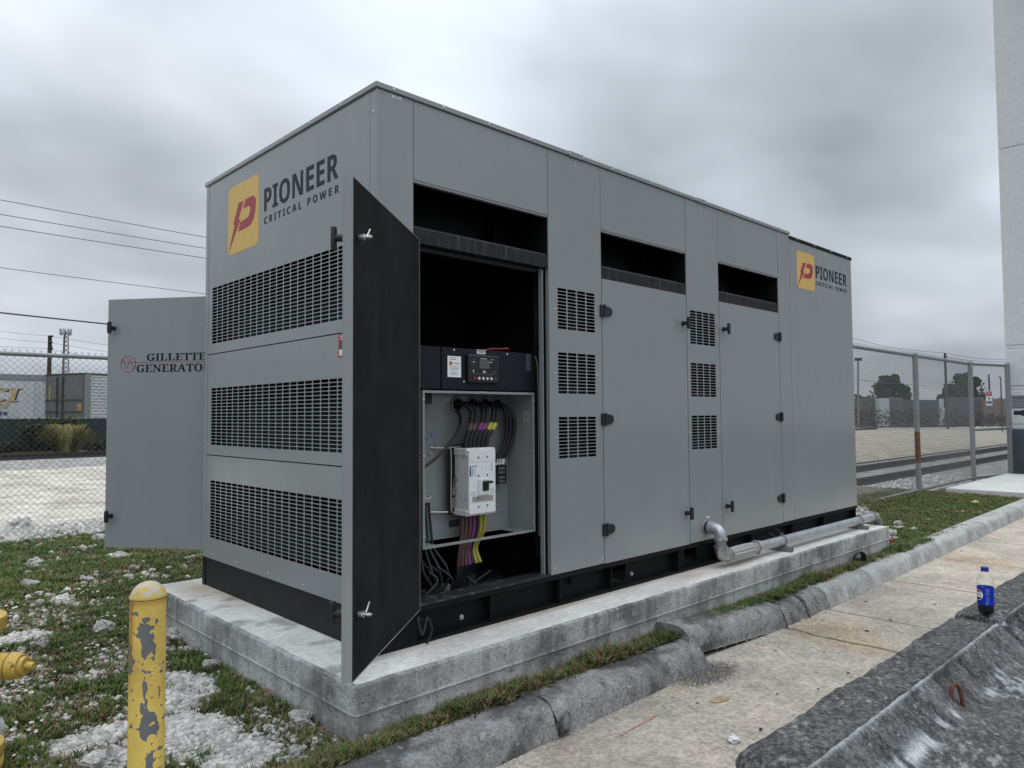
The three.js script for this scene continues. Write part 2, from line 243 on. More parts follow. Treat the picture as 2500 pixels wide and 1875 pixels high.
// maker's logo
function logo(x0, y0, w, h, toWorld, tx) {
  const q = (u, v) => new THREE.Vector2(x0 + u * w, y0 + v * h), P = a => a.map(b => q(...b)), E = (s, d) => norm(new THREE.ExtrudeGeometry(s, { depth: d, bevelEnabled: false, curveSegments: 6 }));
  const r = .11, S = new THREE.Shape(), m = (u, v) => { const a = q(u, v); S.moveTo(a.x, a.y); }, l = (u, v) => { const a = q(u, v); S.lineTo(a.x, a.y); }, c = (a, b, u, v) => { const k = q(a, b), e = q(u, v); S.quadraticCurveTo(k.x, k.y, e.x, e.y); };
  m(r, 0); l(1 - r, 0); c(1, 0, 1, r); l(1, 1 - r); c(1, 1, 1 - r, 1); l(r, 1); c(0, 1, 0, 1 - r); l(0, r); c(0, 0, r, 0);
  const g = new THREE.Group(); g.name = 'logo'; gen.add(g); 
  add('badge', [toWorld(E(S, .0008))], mYellowLogo, g);
  const bolt = new THREE.Shape(P([[.36, .72], [.52, .715], [.345, .47], [.415, .465], [.02, .03], [.225, .425], [.18, .437]]));
  const bowl = new THREE.Shape(), b = (u, v) => { const a = q(u, v); bowl.lineTo(a.x, a.y); }, bc = (a1, b1, u, v) => { const k = q(a1, b1), e = q(u, v); bowl.quadraticCurveTo(k.x, k.y, e.x, e.y); };
  { const a = q(.585, .72); bowl.moveTo(a.x, a.y); } b(.77, .725); bc(.93, .72, .905, .58); bc(.88, .32, .66, .31); b(.345, .30); b(.41, .425); b(.60, .44); bc(.72, .45, .735, .545); bc(.74, .605, .66, .61); b(.505, .60);
  add('bolt_letter', [toWorld(E(bolt, .0018)), toWorld(E(bowl, .0018))], mRedLogo, g);
  add('lettering', tx.map(t => toWorld(norm(t))), mDarkTxt, g);
}
logo(-1.905, 2.378, .495, .482, g => shortFace(g).translate(-.0004, 0, 0), [textFit('PIONEER', 'droid_sans_bold', -1.33, -.39, 2.578, 2.732), textFit('C R I T I C A L   P O W E R', 'droid_sans_bold', -1.33, -.383, 2.494, 2.541)]);
logo(4.895, 2.475, .40, .373, g => g.translate(0, 0, .0004), [textFit('PIONEER', 'droid_sans_bold', 5.325, 6.113, 2.622, 2.754), textFit('C R I T I C A L   P O W E R', 'droid_sans_bold', 5.325, 6.105, 2.551, 2.590)]);
function canvasTex(w, h, fn) { const c = document.createElement('canvas'); c.width = w; c.height = h; fn(c.getContext('2d'), w, h); const t = new THREE.CanvasTexture(c); t.colorSpace = THREE.SRGBColorSpace; return t; }
const printed = (t, rough = .5) => M({ map: t, roughness: rough });
// small stickers
const scrib = (x, x0, y0, w, n, lh, col = '#333') => { x.fillStyle = col; const r = rng(n * 31 + w); for (let i = 0; i < n; i++) { let u = x0 + r() * 6; const e = x0 + w - r() * w * .3; while (u < e) { const k = 2 + r() * 8; x.fillRect(u, y0 + i * lh, k, lh * .5); u += k + 2; } } };
put('sticker', new THREE.PlaneGeometry(.078, .020), printed(canvasTex(96, 24, (x, w, h) => { x.fillStyle = '#dfe2e2'; x.fillRect(0, 0, w, h); x.strokeStyle = '#333'; x.strokeRect(2, 2, w - 4, h - 4); scrib(x, 30, 5, 60, 3, 6); x.fillStyle = '#444'; x.fillRect(6, 6, 16, 12); })), gen, .118, 2.951, .0012);
put('sticker', new THREE.PlaneGeometry(.06, .010), printed(canvasTex(64, 12, (x, w, h) => { x.fillStyle = '#dcdfdf'; x.fillRect(0, 0, w, h); scrib(x, 4, 3, 54, 1, 8, '#555'); })), gen, 5.57, 2.90, .0012);
put('sticker', new THREE.PlaneGeometry(.05, .014), printed(canvasTex(64, 18, (x, w, h) => { x.fillStyle = '#e4e6e6'; x.fillRect(0, 0, w, h); scrib(x, 8, 6, 46, 1, 10, '#777'); })), gen, 3.175, .388, .0012);
put('warning_sticker', new THREE.PlaneGeometry(.10, .128), printed(canvasTex(100, 128, (x, w, h) => { x.fillStyle = '#b32418'; x.fillRect(0, 0, w, h); scrib(x, 14, 6, 76, 1, 20, '#e8d9d0'); scrib(x, 12, 22, 80, 2, 6, '#f0d8d0'); x.fillStyle = '#3a3f42'; x.fillRect(8, 38, 84, 46); scrib(x, 12, 44, 76, 4, 9, '#565c60'); x.fillStyle = '#e6ddd2'; x.fillRect(8, 84, 84, 34); x.strokeStyle = '#222'; x.lineWidth = 3; x.beginPath(); x.ellipse(60, 101, 22, 9, -.4, 0, 7); x.stroke(); })), gen, -.0012, 1.622, -.332, 0, -Math.PI / 2);

// base skid
{
  const st = [.24, .80, 1.40, 1.93, 2.76, 3.32, 3.9, 4.7, 5.4, 6.22];
  const sk = add('skid', [box(.26, 6.24, .172, .201, -.12, -.003), box(.26, 6.24, .0, .016, -.12, -.006), ...[[.26, 1.975], [2.17, 2.935], [3.11, 6.24]].map(([a, b]) => box(a, b, .016, .172, -.078, -.070)), box(1.975, 2.17, .016, .04, -.078, -.070), box(2.935, 3.11, .016, .04, -.078, -.070), box(1.975, 2.17, .145, .172, -.078, -.070), box(2.935, 3.11, .145, .172, -.078, -.070), box(.0, .26, 0, .201, -.06, -.004), box(.26, 6.24, 0, .201, -2.305, -2.295), box(6.23, 6.24, .02, .17, -2.29, -.12), box(.26, 6.2, .0, .172, -.42, -.41)], mBlack, gen);
  for (const x of st) add('stiffener', [box(x, x + .009, .016, .172, -.070, -.010)], mBlack, sk);
  for (const x of [.62, 2.232, 2.776, 3.6]) put('bolt', join([new THREE.CylinderGeometry(.016, .016, .006, 12).rotateX(Math.PI / 2), new THREE.CylinderGeometry(.0095, .0095, .012, 6).rotateX(Math.PI / 2).translate(0, 0, .007)]), mSteel, sk, x, .066, -.066);
  add('end_plate', [box(.002, .010, .0, .200, -2.305, -.061), box(-.004, .0018, .0, .2, -2.308, -2.26)], MP({ map: blackMap(.012, .5, 210), roughness: .6, specularIntensity: .5 }), sk);
  add('door_sill', [rbox(.262, 1.302, .201, .214, -.13, .006, .003)], mScuffed, sk);
}
// door jamb on the open bay
add('door_jamb', [box(1.262, 1.268, .216, 2.165, -.045, -.012), box(1.268, 1.308, .216, 2.18, -.05, -.0445)], mPaint, gen);
add('door_seal', [rod(V(1.285, .22, -.035), V(1.285, 2.16, -.035), .010, 8), box(.25, 1.30, 2.155, 2.178, -.09, -.055)], mRubber, gen);
for (const [y] of [[2.13], [1.75]]) screwL(1.30, y, -.044);

// control bay
{
  const cab = add('wiring_cabinet', [box(.363, 1.259, .482, 1.374, -.345, -.340), box(.363, .366, .482, 1.374, -.34, -.1), box(1.256, 1.259, .482, 1.374, -.34, -.1), box(.366, 1.256, 1.371, 1.374, -.34, -.1), box(.366, .5, .482, .485, -.34, -.1), box(1.15, 1.256, .482, .485, -.34, -.1), box(.5, 1.15, .482, .485, -.34, -.30)], mGrayIn, gen);
  add('cabinet_frame', [box(.363, .377, .482, 1.374, -.1, -.088), box(1.245, 1.259, .482, 1.374, -.1, -.088), box(.377, 1.245, 1.360, 1.374, -.1, -.088), box(.377, 1.245, .482, .496, -.1, -.088)], mPaint, cab);
  for (const [x, y] of [[.37, 1.32], [.37, 1.0], [.37, .55], [1.252, 1.32], [1.252, 1.0], [1.252, .55], [.81, 1.367], [.81, .489]]) put('screw', screwG, mSteel, cab, x, y, -.088);
  for (const x of [.816, .941, 1.049, 1.156]) put('conduit_bushing', new THREE.TorusGeometry(.044, .008, 8, 20), mGalv, cab, x, 1.300, -.333);
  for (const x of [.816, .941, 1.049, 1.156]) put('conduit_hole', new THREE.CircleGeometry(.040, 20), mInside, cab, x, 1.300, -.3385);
  for (const [x, y] of [[1.13, .86], [1.19, .60], [.60, .74], [.60, 1.0]]) put('stud', new THREE.SphereGeometry(.009, 8, 6), mSteel, cab, x, y, -.336);
  put('rating_plate', new THREE.PlaneGeometry(.08, .042), printed(canvasTex(80, 42, (x, w, h) => { x.fillStyle = '#15181a'; x.fillRect(0, 0, w, h); x.strokeStyle = '#888'; x.strokeRect(4, 4, w - 8, h - 8); scrib(x, 10, 10, 60, 3, 8, '#777'); })), cab, .79, .558, -.3385);
  put('rating_plate', new THREE.PlaneGeometry(.05, .07), printed(canvasTex(50, 70, (x, w, h) => { x.fillStyle = '#b9b8ae'; x.fillRect(0, 0, w, h); scrib(x, 5, 6, 40, 8, 8, '#444'); })), cab, 1.2545, 1.22, -.16, 0, -Math.PI / 2);
  add('relay_block', [box(.38, .56, 1.30, 1.368, -.335, -.26)], mPlastic, cab);
  // control box
  const cb = add('control_box', [rbox(.355, .503, 1.382, 1.628, -.34, -.102, .003), rbox(.507, 1.272, 1.382, 1.628, -.34, -.098, .003), box(.507, 1.13, 1.384, 1.392, -.098, -.092)], MP({ color: lin(.008, .010, .014), roughness: .45, specularIntensity: .5 }), gen);
  for (const [x, y] of [[.60, 1.615], [1.03, 1.612], [.675, 1.43]]) put('screw', screwG, mSteel, cb, x, y, -.098);
  put('label_sheet', new THREE.PlaneGeometry(.102, .124), printed(canvasTex(204, 248, (x, w, h) => { x.fillStyle = '#eceeee'; x.fillRect(0, 0, w, h); scrib(x, 30, 18, 140, 2, 18, '#777'); x.fillStyle = '#e8a818'; x.fillRect(20, 62, 50, 50); x.strokeStyle = '#3a1512'; x.lineWidth = 9; x.beginPath(); x.moveTo(30, 106); x.lineTo(46, 78); x.lineTo(62, 80); x.quadraticCurveTo(62, 96, 44, 96); x.stroke(); x.fillStyle = '#23324c'; x.font = 'bold 24px sans-serif'; x.fillText('PIONEER', 80, 96, 112); scrib(x, 30, 122, 150, 3, 18, '#888'); scrib(x, 40, 186, 126, 3, 15, '#888'); })), cb, .600, 1.517, -.0965);
  put('sticker', new THREE.PlaneGeometry(.07, .026), printed(canvasTex(70, 26, (x, w, h) => { x.fillStyle = '#d5d8d8'; x.fillRect(0, 0, w, h); x.fillStyle = '#222'; x.fillRect(4, 4, 62, 6); scrib(x, 12, 14, 46, 1, 10, '#444'); })), cb, .81, 1.615, -.0965);
  put('tape_strip', new THREE.PlaneGeometry(.045, .11), plain(.055, .06, .065, .35), cb, 1.216, 1.570, -.0965);
  const ct = add('controller', [rbox(.690, .943, 1.424, 1.596, -.100, -.074, .012, 3)], mPlastic, gen);
  put('face_print', new THREE.PlaneGeometry(.226, .148), printed(canvasTex(452, 296, (x, w, h) => {
    x.fillStyle = '#14171a'; x.fillRect(0, 0, w, h); x.fillStyle = '#0b0d0f'; x.fillRect(112, 20, 282, 118); x.fillStyle = '#e0e0e0'; x.fillRect(160, 26, 110, 6); x.fillRect(330, 32, 40, 5); x.fillRect(300, 64, 56, 6);
    x.fillStyle = '#ddd'; x.beginPath(); x.arc(52, 74, 9, 0, 7); x.fill(); for (const [a, b] of [[52, 44], [52, 104], [22, 74], [82, 74]]) { x.fillRect(a - 3, b - 3, 6, 6); }
    x.strokeStyle = '#aaa'; x.lineWidth = 2; x.beginPath(); x.moveTo(50, 214); x.lineTo(390, 214); x.moveTo(222, 196); x.lineTo(222, 214); x.stroke(); x.fillStyle = '#d8d8d8'; x.fillRect(200, 182, 44, 14); x.fillRect(216, 168, 10, 14); x.beginPath(); x.arc(50, 178, 11, 0, 7); x.fill(); x.fillRect(46, 188, 8, 12); x.strokeStyle = '#bbb'; x.beginPath(); x.arc(390, 186, 12, 0, 7); x.stroke();
  }), .35), ct, .8165, 1.512, -.0735);
  put('screen', new THREE.PlaneGeometry(.080, .052), plain(.075, .095, .090, .15), ct, .8165, 1.539, -.0728);
  [[.722, '#9c2a26'], [.755, '#d8d8d8'], [.788, '#d8d8d8'], [.821, '#d8d8d8'], [.854, '#d8d8d8'], [.887, '#1d5a3c']].forEach(([x, c]) => put('button', new THREE.CylinderGeometry(.0085, .009, .005, 14).rotateX(Math.PI / 2), M({ color: c, roughness: .4 }), ct, x + .022 - .0055, 1.452, -.0715));
  // circuit breaker
  const br = add('circuit_breaker', [rbox(.752, .972, .630, 1.020, -.285, -.150, .006), rbox(.744, .980, .985, 1.030, -.285, -.162, .005), rbox(.744, .976, .620, .655, -.285, -.162, .005)], M({ map: rep(tex(256, 256, (u, v, c) => { const k = .74 + .16 * (fbm(u * 10, v * 10, 5, 301, 10, 10) - .5) - .18 * sst(.66, .74, fbm(u * 22, v * 22, 4, 302, 22, 22)); c[0] = k; c[1] = k * 1.01; c[2] = k; }), .4), roughness: .5 }), gen);
  put('face_print', new THREE.PlaneGeometry(.214, .384), printed(canvasTex(428, 768, (x, w, h) => {
    x.fillStyle = '#e3e5e5'; x.fillRect(0, 0, w, h); const r = rng(5); for (let i = 0; i < 260; i++) { x.fillStyle = `rgba(${150 + r() * 90},${150 + r() * 90},${150 + r() * 90},.25)`; x.fillRect(r() * w, r() * h, 4 + r() * 24, 3 + r() * 18); }
    x.strokeStyle = '#777'; x.lineWidth = 3; x.beginPath(); x.moveTo(0, 150); x.lineTo(w, 140); x.moveTo(0, 640); x.lineTo(w, 632); x.stroke();
    x.fillStyle = '#123f7d'; x.fillRect(8, 190, 22, 128); x.fillRect(42, 214, 12, 104); x.font = 'bold 30px sans-serif'; x.fillText('EATON', 44, 208, 82); scrib(x, 66, 222, 40, 8, 12, '#888'); x.save(); x.translate(350, 170); x.rotate(Math.PI / 2); x.fillStyle = '#888'; x.font = '52px sans-serif'; x.fillText('NRX', 0, 0, 100); x.restore();
    x.fillStyle = '#0a0a0b'; for (const [a, b] of [[150, 92], [292, 90], [150, 318], [292, 314], [150, 692], [292, 684]]) { x.beginPath(); x.ellipse(a, b, 11, 15, 0, 0, 7); x.fill(); }
    x.fillStyle = '#444'; for (const [a, b] of [[60, 430], [80, 446], [100, 428], [346, 412], [366, 430], [388, 410]]) x.fillRect(a, b, 7, 7); scrib(x, 16, 500, 104, 6, 10, '#999'); scrib(x, 330, 480, 84, 6, 11, '#999');
    x.fillStyle = '#a7a6a1'; x.fillRect(48, 560, 344, 70); for (let i = 0; i < 9; i++) { x.fillStyle = i === 2 ? '#20344f' : '#4a4a48'; x.beginPath(); x.arc(70 + i * 36, 586, i === 2 ? 15 : 8, 0, 7); x.fill(); x.fillRect(58 + i * 36, 606, 24, 8); }
  })), br, .862, .826, -.1488);
  add('toggle_surround', [rbox(.824, .914, .744, .842, -.152, -.136, .004)], mWhiteP, br);
  add('toggle_well', [box(.853, .899, .768, .828, -.137, -.1345)], mInside, br);
  add('toggle', [rbox(.853, .905, .815, .830, -.14, -.095, .004), box(.856, .896, .770, .815, -.1345, -.128)], mPlastic, br);
  for (const [x, y] of [[.757, 1.006], [.83, 1.006], [.902, 1.006], [.968, 1.006], [.757, .637], [.83, .637], [.902, .637], [.966, .637]]) put('screw', new THREE.CylinderGeometry(.0085, .0085, .004, 12).rotateX(Math.PI / 2), plain(.10, .10, .10, .4, .7), br, x, y, -.161);
  add('breaker_plate', [box(.700, .99, .625, 1.05, -.292, -.286)], mPlastic, gen);
  add('mounting_rod', [rod(V(.60, 1.035, -.337), V(.705, 1.03, -.29), .006, 6), rod(V(.60, .645, -.337), V(.705, .64, -.29), .006, 6)], mSteel, gen);
  add('control_wire', [tube([V(.705, 1.03, -.28), V(.715, 1.02, -.275), V(.718, .9, -.275), V(.716, .7, -.275), V(.722, .64, -.275), V(.75, .635, -.27)], .003, 30, 5), tube([V(.705, 1.035, -.282), V(.76, 1.036, -.28), V(.80, 1.04, -.28)], .003, 10, 5)], plain(.6, .58, .55, .5), gen);
  add('terminal_strip', [box(.722, .742, .66, .73, -.285, -.27), rbox(.722, .75, .74, .79, -.285, -.262, .004), tube([V(.735, .79, -.27), V(.73, .83, -.265), V(.742, .85, -.26), V(.752, .82, -.265)], .004, 16, 5)], plain(.2, .17, .15, .6), gen);
  // phase cables from conduits to breaker, taped in phase colours
  const ph = [[.816, .805, [.13, .075, .065], 'brown'], [.941, .872, [.22, .045, .20], 'purple'], [1.049, .942, [.52, .47, .05], 'yellow']];
  for (const [xc, xb, col, cn] of ph) for (const o of [-.017, .017]) {
    const p = [V(xc + o * .6, 1.300, -.34), V(xc + o + .012, 1.302, -.27), V((xc + xb) / 2 + .045 + o, 1.262, -.225), V((xc * .35 + xb * .65) + .035 + o, 1.18, -.215), V(xb + .008 + o, 1.09, -.22), V(xb + o, 1.03, -.225)];
    const cv = new THREE.CatmullRomCurve3(p), cb2 = add('power_cable', [new THREE.TubeGeometry(cv, 36, .0155, 10)], mRubber, gen);
    const seg = []; for (let i = 0; i <= 8; i++) seg.push(cv.getPoint(.60 + .09 * i / 8)); add('phase_tape', [new THREE.TubeGeometry(new THREE.CatmullRomCurve3(seg), 8, .0168, 10)], plain(...col, .5), cb2);
  }
  for (const [o, zx] of [[0, 0], [.022, .01], [.045, .02]]) { const n = add('power_cable', [tube([V(1.156, 1.300, -.338), V(1.168 + o * .4, 1.29, -.29), V(1.185 + o, 1.20, -.27 + zx), V(1.17 + o, 1.07, -.27 + zx), V(1.10 + o * 1.3, .95, -.275), V(1.09 + o * 1.3, .915, -.28)], .0125, 34, 8)], mRubber, gen); add('cable_sleeve', [rod(V(1.098 + o * 1.3, .945, -.276), V(1.09 + o * 1.3, .91, -.28), .0135, 8)], mWhiteP, n); }
  const nb = add('neutral_block', [rbox(1.05, 1.175, .785, .905, -.336, -.262, .005), rbox(1.03, 1.07, .78, .90, -.336, -.255, .004)], mPlastic, gen);
  for (const y of [.872, .815]) { add('lug', [box(1.10, 1.15, y - .02, y + .02, -.262, -.256)], mSteel, nb); for (const x of [1.113, 1.138]) put('lug_screw', new THREE.CylinderGeometry(.008, .008, .004, 10).rotateX(Math.PI / 2), mInside, nb, x, y, -.2545); }
  const low = [[.770, [.075, .042, .038]], [.800, [.10, .052, .044]], [.832, [.095, .05, .045]], [.863, [.17, .035, .16]], [.890, [.012, .012, .013]], [.918, [.36, .33, .05]], [.950, [.36, .33, .05]]];
  low.forEach(([x, c], i) => { const e = i * .009; add('load_cable', [tube([V(x, .65, -.235), V(x - .004, .52, -.232), V(x - .02, .40, -.236 - e), V(x - .025, .31, -.245)], .0125, 20, 8)], plain(...c, .55), gen); add('load_cable', [tube([V(x - .025, .315, -.245), V(x - .03, .24, -.25 - e), V(x - .05, .14, -.30), V(x - .12, .11, -.4)], .0128, 20, 8)], mRubber, gen); });
  // green ground wires at the left and loose black cable below
  const gl = add('ground_lug', [rbox(.468, .555, .715, .745, -.30, -.255, .003), rbox(.478, .535, .745, .795, -.30, -.285, .003)], mSteel, gen);
  [0, 1, 2, 3].forEach(i => add('ground_wire', [tube([V(.478 + i * .022, .72, -.275), V(.47 + i * .026, .6, -.265), V(.46 + i * .032, .45, -.24), V(.45 + i * .05, .33, -.2 + .01 * i), V(.50 + i * .03, .22, -.19), V(.44, .13, -.26)], .0085, 34, 7)], i < 3 ? plain(.012, .035, .028, .5) : mRubber, gen));
  add('signal_wire', [tube([V(.372, 1.28, -.13), V(.43, 1.24, -.2), V(.50, 1.16, -.25), V(.56, 1.11, -.26), V(.535, 1.08, -.255), V(.50, 1.10, -.25), V(.54, 1.13, -.25), V(.58, 1.09, -.26), V(.59, 1.0, -.27)], .0035, 50, 5)], plain(.16, .22, .38, .5), gen);
  add('black_lead', [tube([V(.80, 1.29, -.335), V(.79, 1.2, -.27), V(.70, 1.10, -.22), V(.52, .99, -.16), V(.36, .92, -.12)], .009, 34, 7)], mRubber, gen);
  add('red_lead', [tube([V(.90, 1.632, -.2), V(.97, 1.648, -.18), V(1.06, 1.652, -.17), V(1.10, 1.66, -.165), V(1.085, 1.645, -.15)], .007, 20, 6)], plain(.25, .02, .02, .5), gen);
  add('bonding_wire', [tube([V(1.275, 1.61, -.09), V(1.29, 1.5, -.085), V(1.288, 1.0, -.08), V(1.285, .45, -.08)], .0025, 24, 5)], plain(.35, .36, .34, .5), gen);
  const rr = rng(77); for (let i = 0; i < 9; i++) { const x = .34 + rr() * .3, z = -.16 - rr() * .25; add('loose_cable', [tube([V(x, .40 - rr() * .1, z), V(x + rr() * .15 - .05, .28, z + .05), V(x + rr() * .3 - .1, .18, z - .05 + rr() * .1), V(x + rr() * .4, .13 + rr() * .05, z - .1 * rr()), V(x + .3 + rr() * .4, .14 + rr() * .1, z - .1)], .006 + rr() * .006, 30, 6)], mRubber, gen); }
  for (const x of [.42, .50, .60, .67]) add('conduit_stub', [rod(V(x, .10, -.28), V(x, .185 + (x * 37 % 1) * .03, -.28), .034, 12)], plain(.12, .125, .13, .7), gen);
  add('floor_bracket', [box(.85, 1.25, .10, .20, -.62, -.42), box(.7, .95, .10, .16, -.9, -.6)], mBlack, gen);
}
add('drain_hose', [tube([V(.30, .12, -.02), V(.24, .15, .03), V(.245, .07, .06), V(.27, .10, .05), V(.30, .145, .035), V(.325, .08, .04), V(.30, .005, .03)], .007, 36, 6)], mRubber, gen);
add('fill_hose', [tube([V(4.25, .14, -.03), V(4.28, .10, .01), V(4.34, .08, .02), V(4.40, .12, .01), V(4.36, .165, -.03)], .008, 24, 6)], mRubber, gen);

// ---------------------------------------------------------------- concrete and ground
const conc = (seed, r, g, b, opt = {}) => { const { mott = .35, speck = .3, dark = 0, streak = 0, pale = 0, n = 640, pits = 1, broom = 0, stain = 0 } = opt;
  return tex(n, n, (u, v, c) => {
    const P = 12, a = fbm(u * P, v * P, 5, seed, P, P) - .5, f = .45 * (fbm(u * 96, v * 96, 2, seed + 40, 96, 96) - .5) + .75 * (vn(u * 280, v * 280, seed + 41, 280, 280) - .5), w = h2((u * n) | 0, (v * n) | 0, seed) - .5;
    let k = 1 + mott * 1.5 * a + speck * f + .35 * speck * w;
    if (streak) k *= 1 - streak * sst(.45, .7, fbm(u * 60, v * 4, 4, seed + 60, 60, 4)) * (.4 + .9 * fbm(u * 8, v * 5, 3, seed + 61, 8, 5));
    if (dark) k *= 1 - dark * sst(.42, .66, fbm(u * 9, v * 9, 5, seed + 70, 9, 9));
    let R = r * k, G = g * k, B = b * k;
    if (pale) { const q = pale * (.6 * sst(.55, .85, fbm(u * 20, v * 20, 5, seed + 80, 20, 20)) + sst(.74, .80, vn(u * 90, v * 90, seed + 81, 90, 90) * .6 + .4 * fbm(u * 30, v * 30, 2, seed + 82, 30, 30))); R = mix(R, .55, q); G = mix(G, .55, q); B = mix(B, .53, q); }
    const pit = pits * sst(.86, .92, vn(u * 160, v * 160, seed + 90, 160, 160)); R *= 1 - .5 * pit; G *= 1 - .5 * pit; B *= 1 - .5 * pit; if (broom) { const q = 1 + broom * (fbm(u * 4, v * 220, 2, seed + 95, 4, 220) - .5); R *= q; G *= q; B *= q; }
    if (stain) { const q = .55 * sst(.60, .76, fbm(u * 7 + 2, v * 5, 4, seed + 97, 7, 5)), t = .45 * sst(.60, .74, fbm(u * 5, v * 9, 5, seed + 98, 5, 9)); R *= 1 - .08 * q - .45 * t; G *= 1 - .26 * q - .43 * t; B *= 1 - .48 * q - .38 * t; }
    c[0] = R; c[1] = G; c[2] = B;
  }); };
const bumpTex = rep(tex(512, 512, (u, v, c) => { const k = fbm(u * 110, v * 110, 3, 500, 110, 110); c[0] = c[1] = c[2] = k; }, false), .8);
const mPadSide = M({ map: rep(conc(520, .40, .398, .385, { mott: .6, speck: .6, streak: .30, dark: .45, pale: .28 }), 2.9, 2.3), roughness: .92, bumpMap: bumpTex, bumpScale: .002 });
const mCurbOld = M({ map: rep(conc(560, .24, .238, .226, { mott: .6, speck: .9, dark: .66, pale: .30, n: 800 }), 1.9), roughness: .95, bumpMap: bumpTex, bumpScale: .0028 });
const mCurbNew = M({ map: rep(conc(600, .40, .398, .375, { mott: .35, speck: .55, streak: .10, dark: .20 }), 2.1), roughness: .9, bumpMap: bumpTex, bumpScale: .003 });
const mSlab = M({ map: rep(conc(640, .43, .386, .322, { mott: .30, speck: .75, dark: .14, pits: .25, broom: .12, stain: 1, n: 720 }), 3.7), roughness: .93, bumpMap: bumpTex, bumpScale: .002 });
const mWhiteConc = M({ map: rep(conc(680, .56, .555, .53, { mott: .2, speck: .15, n: 512 }), 2.5), roughness: .9 });

const padStain = (x, z, e, n) => Math.exp(-Math.pow((x - e[0]) / e[2], 2) - Math.pow((z - e[1]) / e[3], 2)) * (.55 + .9 * n);
const padTopTex = tex(1280, 550, (u, v, c) => {
  const x = -.34 + u * 6.75, z = -2.59 + v * 2.92, n = fbm(x * 5, z * 5, 5, 701), f = fbm(x * 40, z * 40, 3, 702) - .5, g = fbm(x * 140, z * 140, 2, 703) - .5;
  let k = .95 + .35 * (n - .5) + .35 * f + .30 * g; const br = fbm(x * 1.5, z * 3, 3, 704) - .45;
  let R = .72 * k, G = .70 * k, B = .640 * k;
  const d = clamp(sst(.54, .74, fbm(x * 4 + 9, z * 7, 5, 705)) * .75) * sst(.1, -.06, x); R *= 1 - .62 * d; G *= 1 - .6 * d; B *= 1 - .56 * d;      // blackened algae on the end strip
  let s = 0; for (const e of [[2.72, .10, .22, .075], [-.10, -2.20, .14, .30], [.0, -1.75, .09, .4], [3.35, .16, .20, .05], [1.0, .02, .8, .03], [3.4, .01, 2, .03]]) s += padStain(x, z, e, n - .5 + f * .5);
  s = clamp(s * .8); R *= 1 - .55 * s; G *= 1 - .66 * s; B *= 1 - .80 * s;
  R += br * .03; c[0] = R; c[1] = G; c[2] = B;
}, true, false);
const mPadTop = M({ map: padTopTex, roughness: .92, bumpMap: bumpTex, bumpScale: .002 });
